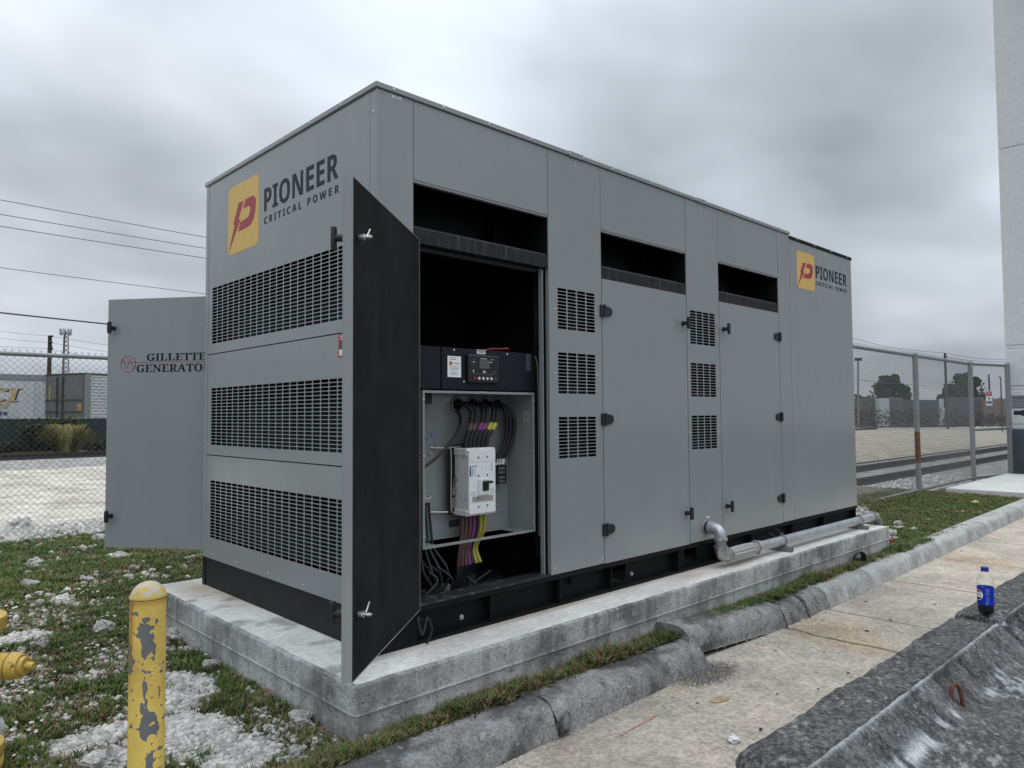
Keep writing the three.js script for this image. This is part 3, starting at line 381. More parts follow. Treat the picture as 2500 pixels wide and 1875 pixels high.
// pad: swept edge profile with a form-board fin, plus top sheet
const pad = thing('concrete_pad', 'raised rectangular concrete pad under the grey generator', 'concrete pad');
{
  const X0 = -.30, X1 = 6.38, Z0 = -2.55, Z1 = .285, r = .022, out = [];
  const run = (a, b, n) => { for (let i = 0; i < n; i++) out.push([mix(a[0], b[0], i / n), mix(a[1], b[1], i / n)]); };
  const arc = (cx, cz, a0) => { for (let i = 0; i < 5; i++) { const t = a0 + i / 5 * Math.PI / 2; out.push([cx + r * Math.cos(t), cz + r * Math.sin(t)]); } };
  run([X0 + r, Z1], [X1 - r, Z1], 220); out.reverse(); out.length && out.reverse();
  arc(X1 - r, Z1 - r, Math.PI / 2); { const k = out.splice(220, 5); const t = []; for (let i = 0; i < 5; i++) { const a = Math.PI / 2 - i / 5 * Math.PI / 2; t.push([X1 - r + r * Math.cos(a), Z1 - r + r * Math.sin(a)]); } out.push(...t); }
  run([X1, Z1 - r], [X1, Z0 + r], 60); for (let i = 0; i < 5; i++) { const a = -i / 5 * Math.PI / 2; out.push([X1 - r + r * Math.cos(a), Z0 + r + r * Math.sin(a)]); }
  run([X1 - r, Z0], [X0 + r, Z0], 60); for (let i = 0; i < 5; i++) { const a = -Math.PI / 2 - i / 5 * Math.PI / 2; out.push([X0 + r + r * Math.cos(a), Z0 + r + r * Math.sin(a)]); }
  run([X0, Z0 + r], [X0, Z1 - r], 110); for (let i = 0; i < 5; i++) { const a = Math.PI - i / 5 * Math.PI / 2; out.push([X0 + r + r * Math.cos(a), Z1 - r + r * Math.sin(a)]); }
  const prof = [[-.020, -.0005], [-.008, -.002], [-.002, -.006], [0, -.014], [0, -.05], [.001, -.09], [0, -.128], [.001, -.134], [.0045, -.139], [.0045, -.142], [-.003, -.148], [-.003, -.19], [-.003, -.24], [-.003, -.30], [-.003, -.55]];
  const cx = (X0 + X1) / 2, cz = (Z0 + Z1) / 2, pos = [], idx = [], uv = [], N = out.length, K = prof.length; let L = 0;
  for (let i = 0; i <= N; i++) {
    const [x, z] = out[i % N], [xa, za] = out[(i + N - 1) % N], [xb, zb] = out[(i + 1) % N]; let nx = -(zb - za), nz = xb - xa; const q = Math.hypot(nx, nz) || 1; nx /= q; nz /= q; if (nx * (x - cx) / 3 + nz * (z - cz) < 0) { nx = -nx; nz = -nz; }
    if (i) L += Math.hypot(x - out[i - 1][0], z - out[i - 1][1]);
    for (let k = 0; k < K; k++) {
      const y = prof[k][1]; let o = prof[k][0] + +.005 * (fbm(L * 3, y * 4 + 3, 3, 720) - .5) + (k < 4 ? .010 * (fbm(L * 14, k * .3, 3, 722) - .5) : .003 * (fbm(L * 40, y * 60, 2, 723) - .5));
      if (y < -.15) { const hc = Math.max(0, 1 - Math.hypot((L - 1.35) / .28, (y + .215) / .06)) + Math.max(0, 1 - Math.hypot((L - .2) / .14, (y + .25) / .06)); o -= hc * .028 * vn(L * 45, y * 60, 724); }
      pos.push(x + nx * o, y - (k < 4 ? .006 * fbm(L * 6, 1, 3, 725) : 0), z + nz * o); uv.push(L, y);
      if (i < N && k < K - 1) { const a = i * K + k, b = a + K; idx.push(a, b, a + 1, b, b + 1, a + 1); }
    }
  }
  const g = new THREE.BufferGeometry(); g.setAttribute('position', new THREE.Float32BufferAttribute(pos, 3)); g.setAttribute('uv', new THREE.Float32BufferAttribute(uv, 2)); g.setIndex(idx); g.computeVertexNormals();
  add('pad_edge', [g], mPadSide, pad, true);
  const tp = new THREE.PlaneGeometry(6.75, 2.92, 150, 64).rotateX(-Math.PI / 2); const tpp = tp.attributes.position;
  const s = []; const nx = 160, nz = 70; const P2 = [], I2 = [], UV2 = [];
  for (let j = 0; j <= nz; j++) for (let i = 0; i <= nx; i++) { const x = mix(X0 + .022, X1 - .022, i / nx), z = mix(Z0 + .022, Z1 - .022, j / nz); P2.push(x, -.0035 + .003 * (fbm(x * 5, z * 5, 3, 730) - .5) - (i === 0 || j === 0 || i === nx || j === nz ? .004 : 0), z); UV2.push((x + .34) / 6.75, (z + 2.59) / 2.92); if (i < nx && j < nz) { const a = j * (nx + 1) + i, b = a + nx + 1; I2.push(a, b, a + 1, b, b + 1, a + 1); } }
  const g2 = new THREE.BufferGeometry(); g2.setAttribute('position', new THREE.Float32BufferAttribute(P2, 3)); g2.setAttribute('uv', new THREE.Float32BufferAttribute(UV2, 2)); g2.setIndex(I2); g2.computeVertexNormals();
  add('pad_top', [g2], mPadTop, pad, true);
}
// generic sweep along x of a (z,y) profile with displacement
function sweep(x0, x1, step, prof, disp, bend = (x, p) => p) {
  const ns = Math.max(2, Math.ceil((x1 - x0) / step)), K = prof.length, pos = [], uv = [], idx = []; const per = [0]; for (let k = 1; k < K; k++) per.push(per[k - 1] + Math.hypot(prof[k][0] - prof[k - 1][0], prof[k][1] - prof[k - 1][1]));
  for (let i = 0; i <= ns; i++) { const t = i / ns; for (let k = 0; k < K; k++) { const x = mix(x0, x1, t); const a = prof[Math.max(0, k - 1)], b = prof[Math.min(K - 1, k + 1)]; let nz = -(b[1] - a[1]), ny = b[0] - a[0]; const q = Math.hypot(nz, ny) || 1; const d = disp(x, per[k], k, t); const w = bend(x, [x + (d[1] || 0), prof[k][1] + ny / q * d[0], prof[k][0] + nz / q * d[0]], k, t); pos.push(...w); uv.push(x, per[k]); if (i < ns && k < K - 1) { const A = i * K + k, B = A + K; idx.push(A, A + 1, B, B, A + 1, B + 1); } } }
  for (const [i, f] of [[0, 1], [ns, -1]]) { const c = [0, 0, 0]; for (let k = 0; k < K; k++) for (let m = 0; m < 3; m++) c[m] += pos[(i * K + k) * 3 + m] / K; const s = pos.length / 3; for (let k = 0; k < K; k++) { const o = (i * K + k) * 3; pos.push(pos[o], pos[o + 1], pos[o + 2]); uv.push(pos[o + 2], pos[o + 1]); } const m1 = pos.length / 3; pos.push(...c); uv.push(c[2], c[1]); for (let k = 0; k < K; k++) { const a = s + k, b = s + (k + 1) % K; f > 0 ? idx.push(m1, b, a) : idx.push(m1, a, b); } }
  const g = new THREE.BufferGeometry(); g.setAttribute('position', new THREE.Float32BufferAttribute(pos, 3)); g.setAttribute('uv', new THREE.Float32BufferAttribute(uv, 2)); g.setIndex(idx); g.computeVertexNormals(); return g;
}
const dense = (p, d) => { const o = []; for (let i = 0; i < p.length - 1; i++) { const n = Math.max(1, Math.round(Math.hypot(p[i + 1][0] - p[i][0], p[i + 1][1] - p[i][1]) / d)); for (let k = 0; k < n; k++) o.push([mix(p[i][0], p[i + 1][0], k / n), mix(p[i][1], p[i + 1][1], k / n)]); } o.push(p[p.length - 1]); return o; };
const PY = -.38;
const curbProf = dense([[.26, -.10], [.262, 0], [.256, .02], [.236, .085], [.222, .115], [.200, .135], [.170, .147], [.13, .150], [.03, .150], [.008, .146], [0, .13], [-.004, -.10]], .016);
const curbZ = x => .44 - .016 * x - .005 * Math.max(0, x - 8) * .2;
function curb(x0, x1, mat, rough, label, bend) {
  const g = sweep(x0, x1, rough > .3 ? .016 : .03, curbProf, (x, s, k, t) => { const e = Math.min(t * (x1 - x0), (1 - t) * (x1 - x0)); return [rough * (.003 * (fbm(x * 3, s * 3, 2, 800) - .5) + .004 * (fbm(x * 40, s * 40, 3, 801) - .5) - (rough > .8 ? .008 * sst(.72, .76, fbm(x * 9, s * 11, 4, 805)) : 0)) - (e < .03 ? (1 - e / .03) * .010 * (.5 + rough) : 0), (e < .061 ? (1 - e / .061) * rough * .085 * (fbm(s * 9, x0 * 7, 4, 803) - .5) : 0)]; }, (x, p, k, t) => { const q = [p[0], p[1] + PY, p[2] + curbZ(x)]; return bend ? bend(x, q, t) : q; });
  const o = add('curb_block', [g], mat, null, true); tag(o, label, 'curb', 'curb blocks along the concrete strip'); return o;
}
curb(-3.2, .605, mCurbOld, .75, 'old stained curb block ending at a cracked joint with a wedge of broken concrete');
curb(.625, 2.03, mCurbOld, .85, 'dark weathered curb block that has sunk below its raised broken neighbour', (x, q, t) => [q[0], q[1] - .03 * t * t, q[2] + .015 * t]);
curb(2.035, 3.20, mCurbOld, .9, 'broken curb block lifted and tilted with a gap underneath', (x, q, t) => [q[0], (q[1] < PY - .03 ? PY + .055 * (1 - t) + .025 + .025 * vn(x * 14, 1, 7) : q[1] + .050 * (1 - t)), q[2] - .085 * (1 - t) - .03]);
curb(3.22, 3.56, mCurbOld, 1.5, 'short rough dark curb lump between two cracks', (x, q, t) => [q[0], q[1] - .012, q[2] - .02]);
curb(3.57, 3.955, mCurbOld, 1.2, 'dark stained curb end with a white chipped streak beside the clean curb', (x, q, t) => [q[0], q[1] - .004, q[2] - .012]);
[[3.965, 4.955], [4.96, 6.72], [6.725, 8.58], [8.585, 11.6], [11.61, 14.6], [14.61, 17.6]].forEach(([a, b], i) => curb(a, b, mCurbNew, .16, ['clean pale curb length next to the dark broken pieces', 'clean pale curb length beside the far part of the pad', 'clean pale curb length beside the pad end and grass', 'long pale curb length bordering the open grass', 'pale curb length beside the white utility slab', 'pale curb length next to the tall building'][i]));
{ const s = new THREE.IcosahedronGeometry(.06, 3); rockify(s, 811, .35); s.scale(.8, 1.15, .45); const o = put('concrete_fragment', s, mCurbOld, null, .66, PY + .05, .70, .2, .3, .1); tag(o, 'wedge shaped broken concrete fragment in the cracked curb joint', 'fragment'); }
function rockify(g, seed, amp) { const p = g.attributes.position, v = V(0, 0, 0); for (let i = 0; i < p.count; i++) { v.fromBufferAttribute(p, i); const l = v.length(), d = v.clone().normalize(); const n = fbm(d.x * 2.2 + seed, d.y * 2.2 + d.z * 1.7 + seed * .3, 3, seed) - .5, m = fbm(d.x * 7 + d.z * 5, d.y * 7 - d.z * 4, 3, seed + 5) - .5; v.copy(d).multiplyScalar(l * (1 + amp * n * 1.8 + amp * .6 * m)); p.setXYZ(i, v.x, v.y, v.z); } g.computeVertexNormals(); return g; }

// sidewalk strip of slabs
const walk = tag(new THREE.Group(), 'tan concrete strip of cast slabs beside the curb', null, null, 'structure'); walk.name = 'sidewalk'; scene.add(walk);
{
  const edge = (x, j) => [...Array(26)].map((_, i) => { const z = mix(.50, 2.75, i / 25); return [x + j * (.10 * (fbm(z * 3, x, 4, 840) - .5) + .03 * (fbm(z * 16, x, 2, 841) - .5)), z]; });
  const xs = [[-5, 0], [3.19, 1], [3.935, 0], [5.40, 0], [6.91, 0], [8.47, 0], [10.0, 0], [11.55, 0], [13.1, 0], [14.6, 0], [16.1, 0], [17.7, 0], [19.3, 0]];
  for (let i = 0; i < xs.length - 1; i++) {
    const a = edge(...xs[i]).map(([x, z]) => [x + .011, z]), b = edge(...xs[i + 1]).map(([x, z]) => [x - .011, z]).reverse();
    const s = new THREE.Shape([...a, ...b].map(([x, z]) => new THREE.Vector2(x, -z)));
    add('slab', [new THREE.ExtrudeGeometry(s, { depth: .06, bevelEnabled: true, bevelSize: .002, bevelThickness: .008, bevelSegments: 1 }).rotateX(-Math.PI / 2).translate(0, PY - .068 - (i === 0 ? .004 : 0), 0)], mSlab, walk);
  }
}
{ // paint and stain marks on the strip, as thin irregular patches of grit and paint
  const blob = (cx, cz, rx, rz, rot, seed, n = 40) => { const s = []; for (let i = 0; i < n; i++) { const a = i / n * 2 * Math.PI, k = 1 + .7 * (fbm(Math.cos(a) * 2 + seed, Math.sin(a) * 2, 4, seed) - .5); const x = Math.cos(a) * rx * k, z = Math.sin(a) * rz * k; s.push(new THREE.Vector2(cx + x * Math.cos(rot) - z * Math.sin(rot), -(cz + x * Math.sin(rot) + z * Math.cos(rot)))); } return new THREE.ShapeGeometry(new THREE.Shape(s)).rotateX(-Math.PI / 2); };
  const m = put('paint_mark', blob(1.03, .886, .21, .008, -.05, 851), M({ map: rep(conc(861, .46, .28, .22, { mott: .4, speck: .4, n: 256 }), .5), roughness: .95 }), walk, 0, PY - .0005, 0);
  put('rust_stain', blob(1.62, 1.0, .075, .035, .2, 852), M({ map: rep(conc(862, .44, .33, .20, { mott: .5, speck: .5, n: 256 }), .5), roughness: .95 }), walk, 0, PY - .0006, 0);
  const grit = tag(thing('grit_patch', 'dark loose grit washed out beside the broken curb block', null), null, null, null, 'stuff'); const r = rng(99), P = new THREE.TetrahedronGeometry(.0026), im = new THREE.InstancedMesh(P, M({ color: 0xffffff, roughness: 1 }), 6000), mm = new THREE.Matrix4(), q = new THREE.Quaternion(), e = new THREE.Euler();
  for (let i = 0; i < 6000; i++) { const a = r() * 6.283, k = Math.sqrt(r()) * (.7 + .6 * r()); const far = r() < .10; const x = far ? mix(.2, 4, r()) : 1.92 + Math.cos(a) * .26 * k, z = far ? curbZ(x) + .27 + r() * r() * .12 : .76 + Math.sin(a) * .13 * k - .03; e.set(r() * 6, r() * 6, r() * 6); const s = .4 + r() * 1.0; mm.compose(V(x, PY + .001, z), q.setFromEuler(e), V(s, s, s)); im.setMatrixAt(i, mm); const g = .10 + r() * r() * .25; im.setColorAt(i, lin(g, g * .95, g * .88)); }
  im.name = 'grit'; im.receiveShadow = true; grit.add(im);
}
// two traffic barriers lying on their sides
const barProf = dense([[2.17, -.375], [2.15, -.2], [2.145, .0], [2.148, .22], [2.158, .285], [2.175, .308], [2.20, .312], [2.28, .312], [2.345, .309], [2.352, .302], [2.359, .304], [2.366, .322], [2.374, .323], [2.40, .300], [2.47, .243], [2.50, .232], [2.65, .222], [2.86, .205], [2.895, .19], [2.905, .15], [2.905, -.05], [2.88, -.085], [2.5, -.14], [2.42, -.2], [2.38, -.375]], .016);
const barPer = (() => { let l = 0; const o = [0]; for (let k = 1; k < barProf.length; k++) { l += Math.hypot(barProf[k][0] - barProf[k - 1][0], barProf[k][1] - barProf[k - 1][1]); o.push(l); } return o; })(), barLen = barPer[barPer.length - 1];
const sAt = z => { let b = 0, e = 9; barProf.forEach(([a, y], k) => { if (y > .17 && Math.abs(a - z) < e) { e = Math.abs(a - z); b = barPer[k]; } }); return b; };
const mBarr = (() => { const sTop = sAt(2.175), sRidge = sAt(2.370), sFoot = sAt(2.485), sEnd = sAt(2.88);
  return M({ map: rep(tex(1024, 1024, (u, v, c) => { const X = u * 2.2, S = v * barLen; // grain, stains and worn paste, in metres
    const n = fbm(u * 22, S * 10, 5, 901, 22), g = fbm(u * 240, S * 110, 2, 903, 240) - .5, h = h2((u * 1024) | 0, (v * 1024) | 0, 9) - .5, dash = fbm(u * 90 + S * 26, S * 60, 3, 904) - .5, big = fbm(u * 6, S * 3.5, 4, 905, 6);
    let k = .062 + .09 * (n - .5) + .15 * g + .10 * h + .09 * dash; k = Math.max(.018, k);
    const onTop = sst(sTop - .02, sTop + .01, S) * sst(sRidge, sRidge - .01, S), onSl = sst(sRidge - .004, sRidge + .012, S) * sst(sFoot + .03, sFoot, S), onSt = sst(sFoot, sFoot + .03, S);
    k += onSl * (.015 + .10 * (fbm(u * 70, S * 5, 3, 906, 70) - .5)) + onSt * .01;
    let w = sst(.60, .80, big + .5 * dash) * .6 * (onTop * .45 + onSt * .75 + onSl * .25);          // lighter worn areas
    w = Math.max(w, Math.exp(-Math.pow((S - sRidge - .004) / .008, 2)) * (.30 + 1.1 * (n - .35)) );  // chipped ridge
    w = Math.max(w, Math.exp(-Math.pow((S - sFoot + .01) / .03, 2)) * sst(.56, .74, fbm(u * 40, S * 8, 4, 907, 40)) * .9);
    w = Math.max(w, sst(.80, .86, fbm(u * 80, S * 38, 3, 908, 80)) * .5, sst(sTop + .004, sTop - .03, S) * sst(.55, .72, fbm(u * 80, S * 40, 3, 909, 80)) * .5);
    k = mix(k, .46 + .2 * g, clamp(w)); c[0] = k; c[1] = k * 1.01; c[2] = k * .985; }), 2.2, barLen), roughness: .95, bumpMap: bumpTex, bumpScale: .005 }); })();
function barrier(x0, x1, pockets, label, seed) {
  const o = add('traffic_barrier', [sweep(x0, x1, .014, barProf, (x, s, k, t) => {
    const [z, y] = barProf[k]; let d = .005 * (fbm(x * 40, s * 40, 3, seed) - .5) + .006 * (fbm(x * 5, s * 5, 3, seed + 1) - .5) * (z > 2.36 ? .6 : 1);
    const le = Math.exp(-Math.pow((z - 2.155) / .022, 2)) * (y > .18 ? 1 : y > .0 ? .5 : .3); d -= le * (.050 * sst(.40, .75, fbm(x * 5, 1.5, 4, seed + 2)) + .035 * fbm(x * 30, s * 24, 3, seed + 3));
    if (z > 2.362 && z < 2.56 && y > .18) for (const [a, b, dep] of pockets) { const w = clamp((x - a) / .05) * clamp((b - x) / .16) * clamp((z - 2.368) / .02) * clamp((2.56 - z) / .06); d -= w * dep * (.9 + .2 * fbm(x * 20, z * 20, 3, seed + 4)); }
    const e0 = t * (x1 - x0), e1 = (1 - t) * (x1 - x0), e = Math.min(e0, e1); const ex = e < .05 ? (1 - e / .05) : 0; d -= ex * ex * .035 * (.6 + fbm(s * 8, x0, 3, seed + 6));
    return [d, (e < .09 ? (1 - e / .09) * (e0 < e1 ? 1 : -1) * .13 * (fbm(s * 5, seed, 3, seed + 7) - .45) : 0)]; })], mBarr, null, true);
  return tag(o, label, 'barrier', 'traffic barriers lying on their sides');
}
const bar1 = barrier(-.30, 1.63, [[.68, 1.06, .042]], 'dark stained concrete barrier lying on its side with a rusty lifting loop', 920);
barrier(1.655, 4.6, [[1.68, 2.1, .042], [3.2, 3.6, .04]], 'dark stained concrete barrier lying on its side carrying a soda bottle', 950);
{ const lp = add('lifting_loop', [tube([V(.737, .20, 2.425), V(.735, .260, 2.424), V(.745, .287, 2.426), V(.765, .288, 2.432), V(.783, .262, 2.440), V(.790, .20, 2.444)], .0072, 30, 8)], mRust, bar1); }

// ground: lawn sheet with soil / limestone colouring, wide gravel sheets, asphalt
const groundY = (x, z) => -.275 - .075 * sst(7, 13, x) - .07 * sst(-3.5, -8, z) + .035 * (fbm(x * .9 + 3, z * .9, 3, 1001) - .5) + .02 * (fbm(x * 5, z * 5, 3, 1002) - .5) * (z > .25 ? .4 : 1) + (z > .2 ? .035 * sst(.2, .44, z) : 0);
const patches = [[-.62, -1.02, .30, .42], [-.80, -.45, .30, .50], [-1.06, -.66, .34, .14], [-.70, .0, .22, .28], [-1.08, -2.75, .34, .22], [-.60, -3.75, .16, .26], [-.40, -5.85, .14, .2], [.40, -5.7, .22, .25], [.26, -6.6, .18, .2], [.75, -8.2, .5, .4], [-.66, -4.6, .1, .14], [9.4, -1.2, .5, .4], [7.3, -.08, .2, .2], [8.3, -.3, .2, .15]];
function lime(x, z) { let m = 0; for (const [a, b, c, d] of patches) m = Math.max(m, 1 - Math.hypot((x - a) / c, (z - b) / d)); m += .55 * (fbm(x * 4, z * 4, 4, 1010) - .5); m += .55 * (fbm(x * 16, z * 16, 3, 1011) - .5); m = sst(.27, .36, m); const yard = sst(-7.3, -8.3, z + .7 * (fbm(x * 1.4, z * 1.4, 3, 1012) - .5)); return Math.max(m, x < 8 ? yard : 0); }
const bare = (x, z) => sst(.50, .66, fbm(x * 1.1 + 40, z * 1.1, 4, 1020) * .7 + .3 * fbm(x * 7, z * 7, 3, 1021) + (x < 0.2 && z > -3.6 ? .13 : .02) + (x > 8 && z < -1.0 ? .06 : 0));
const LX0 = -5, LX1 = 14.2, LZ0 = -9.4, LZ1 = .46;
const lawnTex = tex(1280, 657, (u, v, c) => {
  const x = mix(LX0, LX1, u), z = mix(LZ0, LZ1, v), l = lime(x, z), b = bare(x, z), n = fbm(x * 9, z * 9, 4, 1030), f = vn(x * 60, z * 60, 1031);
  const peb = sst(.72, .80, vn(x * 34, z * 34, 1032)) * b * .9;
  let R = mix(.030 + .02 * n, .085 + .05 * n, b), G = mix(.036 + .022 * n, .070 + .045 * n, b), B = mix(.016 + .01 * n, .048 + .035 * n, b); const k = .75 + .5 * f; R *= k; G *= k; B *= k;
  const w = Math.max(l, peb), q = .42 + .45 * (n - .5) + .46 * (f - .5); c[0] = mix(R, q, w); c[1] = mix(G, q * .965, w); c[2] = mix(B, q * .89, w);
}, true, false);
{
  const nx = 480, nz = 246, P = [], U = [], I = [];
  for (let j = 0; j <= nz; j++) for (let i = 0; i <= nx; i++) { const x = mix(LX0, LX1, i / nx), z = mix(LZ0, LZ1, j / nz); const l = lime(x, z); P.push(x, groundY(x, z) + l * (.004 + .035 * (fbm(x * 13, z * 13, 4, 1040) - .35)) * (z > -7.4 ? 1 : .5), z); U.push(i / nx, j / nz); if (i < nx && j < nz) { const a = j * (nx + 1) + i, b = a + nx + 1; I.push(a, b, a + 1, b, b + 1, a + 1); } }
  const g = new THREE.BufferGeometry(); g.setAttribute('position', new THREE.Float32BufferAttribute(P, 3)); g.setAttribute('uv', new THREE.Float32BufferAttribute(U, 2)); g.setIndex(I); g.computeVertexNormals();
  const o = add('ground', [g], M({ map: lawnTex, roughness: 1 }), null, true); tag(o, 'patchy lawn and limestone soil round the pad', null, null, 'structure');
}
const gravelTex = (seed, a, b, n = 640) => tex(n, n, (u, v, c) => { const p = fbm(u * 14, v * 14, 4, seed, 14, 14), s = vn(u * 128, v * 128, seed + 3, 128, 128), t = vn(u * 220, v * 220, seed + 4, 220, 220); let k = clamp(.25 + 1.3 * (p - .5) + .5 * s + .35 * (t - .5)); k *= 1 - .7 * sst(.72, .80, fbm(u * 44, v * 44, 3, seed + 7, 44, 44)); for (let i = 0; i < 3; i++) c[i] = mix(a[i], b[i], k); });
function sheet(name, x0, x1, z0, z1, y, m, label, seg = 1) { const g = new THREE.PlaneGeometry(x1 - x0, z1 - z0, seg, seg).rotateX(-Math.PI / 2).translate((x0 + x1) / 2, y, (z0 + z1) / 2); const o = add(name, [g], m); return tag(o, label, null, null, 'structure'); }
const mYard = M({ map: rep(gravelTex(1101, [.26, .235, .19], [.68, .645, .57]), 5.3), roughness: 1 });
const mTan = M({ map: rep(gravelTex(1111, [.20, .18, .14], [.44, .40, .32]), 4.7), roughness: 1 });
const mBallast = M({ map: rep(gravelTex(1121, [.13, .13, .125], [.42, .41, .39]), 2.9), roughness: 1 });
const mFarGrass = M({ map: rep(gravelTex(1131, [.03, .04, .015], [.085, .10, .04]), 3.1), roughness: 1 });
const mAsph = M({ map: rep(gravelTex(1141, [.035, .035, .036], [.075, .075, .073]), 2.3), roughness: .95 });
sheet('terrain', -500, 900, -700, 500, -.62, mFarGrass, 'flat open land reaching the horizon');
sheet('gravel_yard', -60, 8.6, -24, -9.35, -.385, mYard, 'white crushed limestone yard behind the fence');
sheet('ballast_strip', -60, 8.6, -30.6, -24, -.39, mBallast, 'grey gravel strip beside the far rail');
sheet('gravel_road', 8.6, 120, -26, -6.2, -.40, mTan, 'tan gravel road beyond the fence');
sheet('track_bed', 8.6, 70, -6.2, -.6, -.44, mBallast, 'grey stone ballast under the near rails');
sheet('asphalt_lot', -60, 60, 2.7, 60, -.42, mAsph, 'asphalt lot in front of the concrete strip');
sheet('subsoil', -60, 19, -.8, 2.75, -.46, plain(.06, .05, .04, 1), 'dark soil under the slabs');
sheet('lawn_strip', 14.2, 19, -1.6, .40, -.35, mFarGrass, 'grass beside the building');

// instanced grass and weeds
{
  function clump(seed, n, hgt, wid, spread, leaf) {
    const r = rng(seed), P = [], C = []; 
    for (let i = 0; i < n; i++) { const a = r() * 6.283, b = r() * spread, x = Math.cos(a) * b, z = Math.sin(a) * b, h = hgt * (.5 + r() * .7), w = wid * (.6 + r() * .7), dir = r() * 6.283, lean = h * (.4 + r() * 1.0), dx = Math.cos(dir), dz = Math.sin(dir), px = -dz * w, pz = dx * w; const c = .75 + r() * .5;
      const m = [x + dx * lean * .35, h * (leaf ? .45 : .6), z + dz * lean * .35], t = [x + dx * lean, h * (leaf ? .75 : 1), z + dz * lean]; const k = leaf ? 1.0 : .75, k0 = leaf ? .25 : 1;
      const B0 = [x - px * k0, 0, z - pz * k0], B1 = [x + px * k0, 0, z + pz * k0], M0 = [m[0] - px * k, m[1], m[2] - pz * k], M1 = [m[0] + px * k, m[1], m[2] + pz * k];
      for (const v of [B0, B1, M1, B0, M1, M0, M0, M1, t]) { P.push(...v); C.push(c, c, c * (.9 + .2 * r())); } }
    const g = new THREE.BufferGeometry(); g.setAttribute('position', new THREE.Float32BufferAttribute(P, 3)); g.setAttribute('color', new THREE.Float32BufferAttribute(C, 3)); g.computeVertexNormals(); return g;
  }
  const mG = M({ color: 0xffffff, vertexColors: true, roughness: .85, side: THREE.DoubleSide });
  const kinds = [[clump(1, 16, .040, .0024, .045, false), []], [clump(2, 14, .030, .0060, .048, true), []], [clump(3, 12, .019, .0070, .045, true), []]];
  const r = rng(4242), cam = camera.position; let tries = 0;
  const inPad = (x, z) => x > -.31 && x < 6.39 && z > -2.56 && z < .29;
  const place = (x, z, sc, bias) => {
    if (inPad(x, z) || z > .45) return; const l = lime(x, z), b = bare(x, z); const dens = (1 - l * .97) * (1 - b * .72); if (r() > dens) return;
    const k = fbm(x * 2.3, z * 2.3, 3, 1201); const kind = r() < .40 ? 0 : (r() < k + .1 ? 1 : 2); const t = fbm(x * 1.1, z * 1.1 + 9, 3, 1202) + .25 * (r() - .5);
    const dry = r() < .10 + .35 * b ? 1 : 0; const br = .75 + .55 * r();
    const col = dry ? lin(.20 * br, .145 * br, .075 * br) : lin(mix(.056, .118, t) * br, mix(.098, .150, t) * br, mix(.022, .034, t) * br);
    kinds[kind][1].push([x, groundY(x, z) - .004, z, sc * (.7 + .7 * r()), r() * 6.283, col]);
  };
  for (let i = 0; i < 64000; i++) { const q = Math.pow(r(), .62); const x = mix(-3.2, 1.6, r()), z = mix(.44, -8.4, Math.pow(r(), 1.35)); place(x, z, z < -4.5 ? 1.25 : 1, 0); }
  for (let i = 0; i < 11000; i++) { const x = mix(-.9, 7.2, Math.pow(r(), 1.2)); place(x, mix(.285, .445, r()), 1 - .1 * r() + (vn(x * 3, 1, 1203) > .62 ? .35 : 0), 0); }
  for (let i = 0; i < 20000; i++) place(mix(6.4, 13.9, r()), mix(-2.2, .40, r()), 1.1, 0);
  const mm = new THREE.Matrix4(), qn = new THREE.Quaternion(), up = V(0, 1, 0);
  const g = new THREE.Group(); g.name = 'grass'; tag(g, 'low green weeds and grass around the concrete pad', 'grass', null, 'stuff'); scene.add(g);
  kinds.forEach(([geo, list], i) => { const im = new THREE.InstancedMesh(geo, mG, list.length); list.forEach(([x, y, z, s, a, c], k) => { mm.compose(V(x, y, z), qn.setFromAxisAngle(up, a), V(s, s * (.8 + .4 * h2(k, 1)), s)); im.setMatrixAt(k, mm); im.setColorAt(k, c); }); im.name = ['grass_blades', 'weed_leaves', 'clover_leaves'][i]; im.castShadow = im.receiveShadow = true; g.add(im); });
  { const fg = new THREE.BufferGeometry(), P = []; for (let i = 0; i < 5; i++) { const a = i * 1.257, b = a + .9; P.push(0, 0, 0, Math.cos(b), .25, Math.sin(b), Math.cos(a), .25, Math.sin(a)); } fg.setAttribute('position', new THREE.Float32BufferAttribute(P, 3)); fg.computeVertexNormals(); const L = [], fr = rng(808); const spots = [...Array(34)].map(() => [mix(-1.7, .0, fr()), mix(.1, -4.2, fr())]); for (const [a, b] of spots) for (let i = 0; i < 9; i++) { const x = a + (fr() - .5) * .25, z = b + (fr() - .5) * .25; if (!inPad(x, z) && lime(x, z) < .3) L.push([x, groundY(x, z) + .05 + .03 * fr(), z]); }
    const im = new THREE.InstancedMesh(fg, M({ color: lin(.75, .73, .66), roughness: .9, side: THREE.DoubleSide }), L.length); L.forEach(([x, y, z], k) => { const s = .007 + .005 * h2(k, 7); mm.compose(V(x, y, z), qn.setFromEuler(new THREE.Euler(h2(k, 1) - .5, h2(k, 2) * 6, h2(k, 3) - .5)), V(s, s, s)); im.setMatrixAt(k, mm); }); im.name = 'wild_flowers'; tag(im, 'tiny white wild flowers among the weeds', 'flowers', null, 'stuff'); scene.add(im); }
  // tiny limestone chips
  const pg = rockify(new THREE.IcosahedronGeometry(1, 1), 31, .4), chips = []; const pr = rng(515);
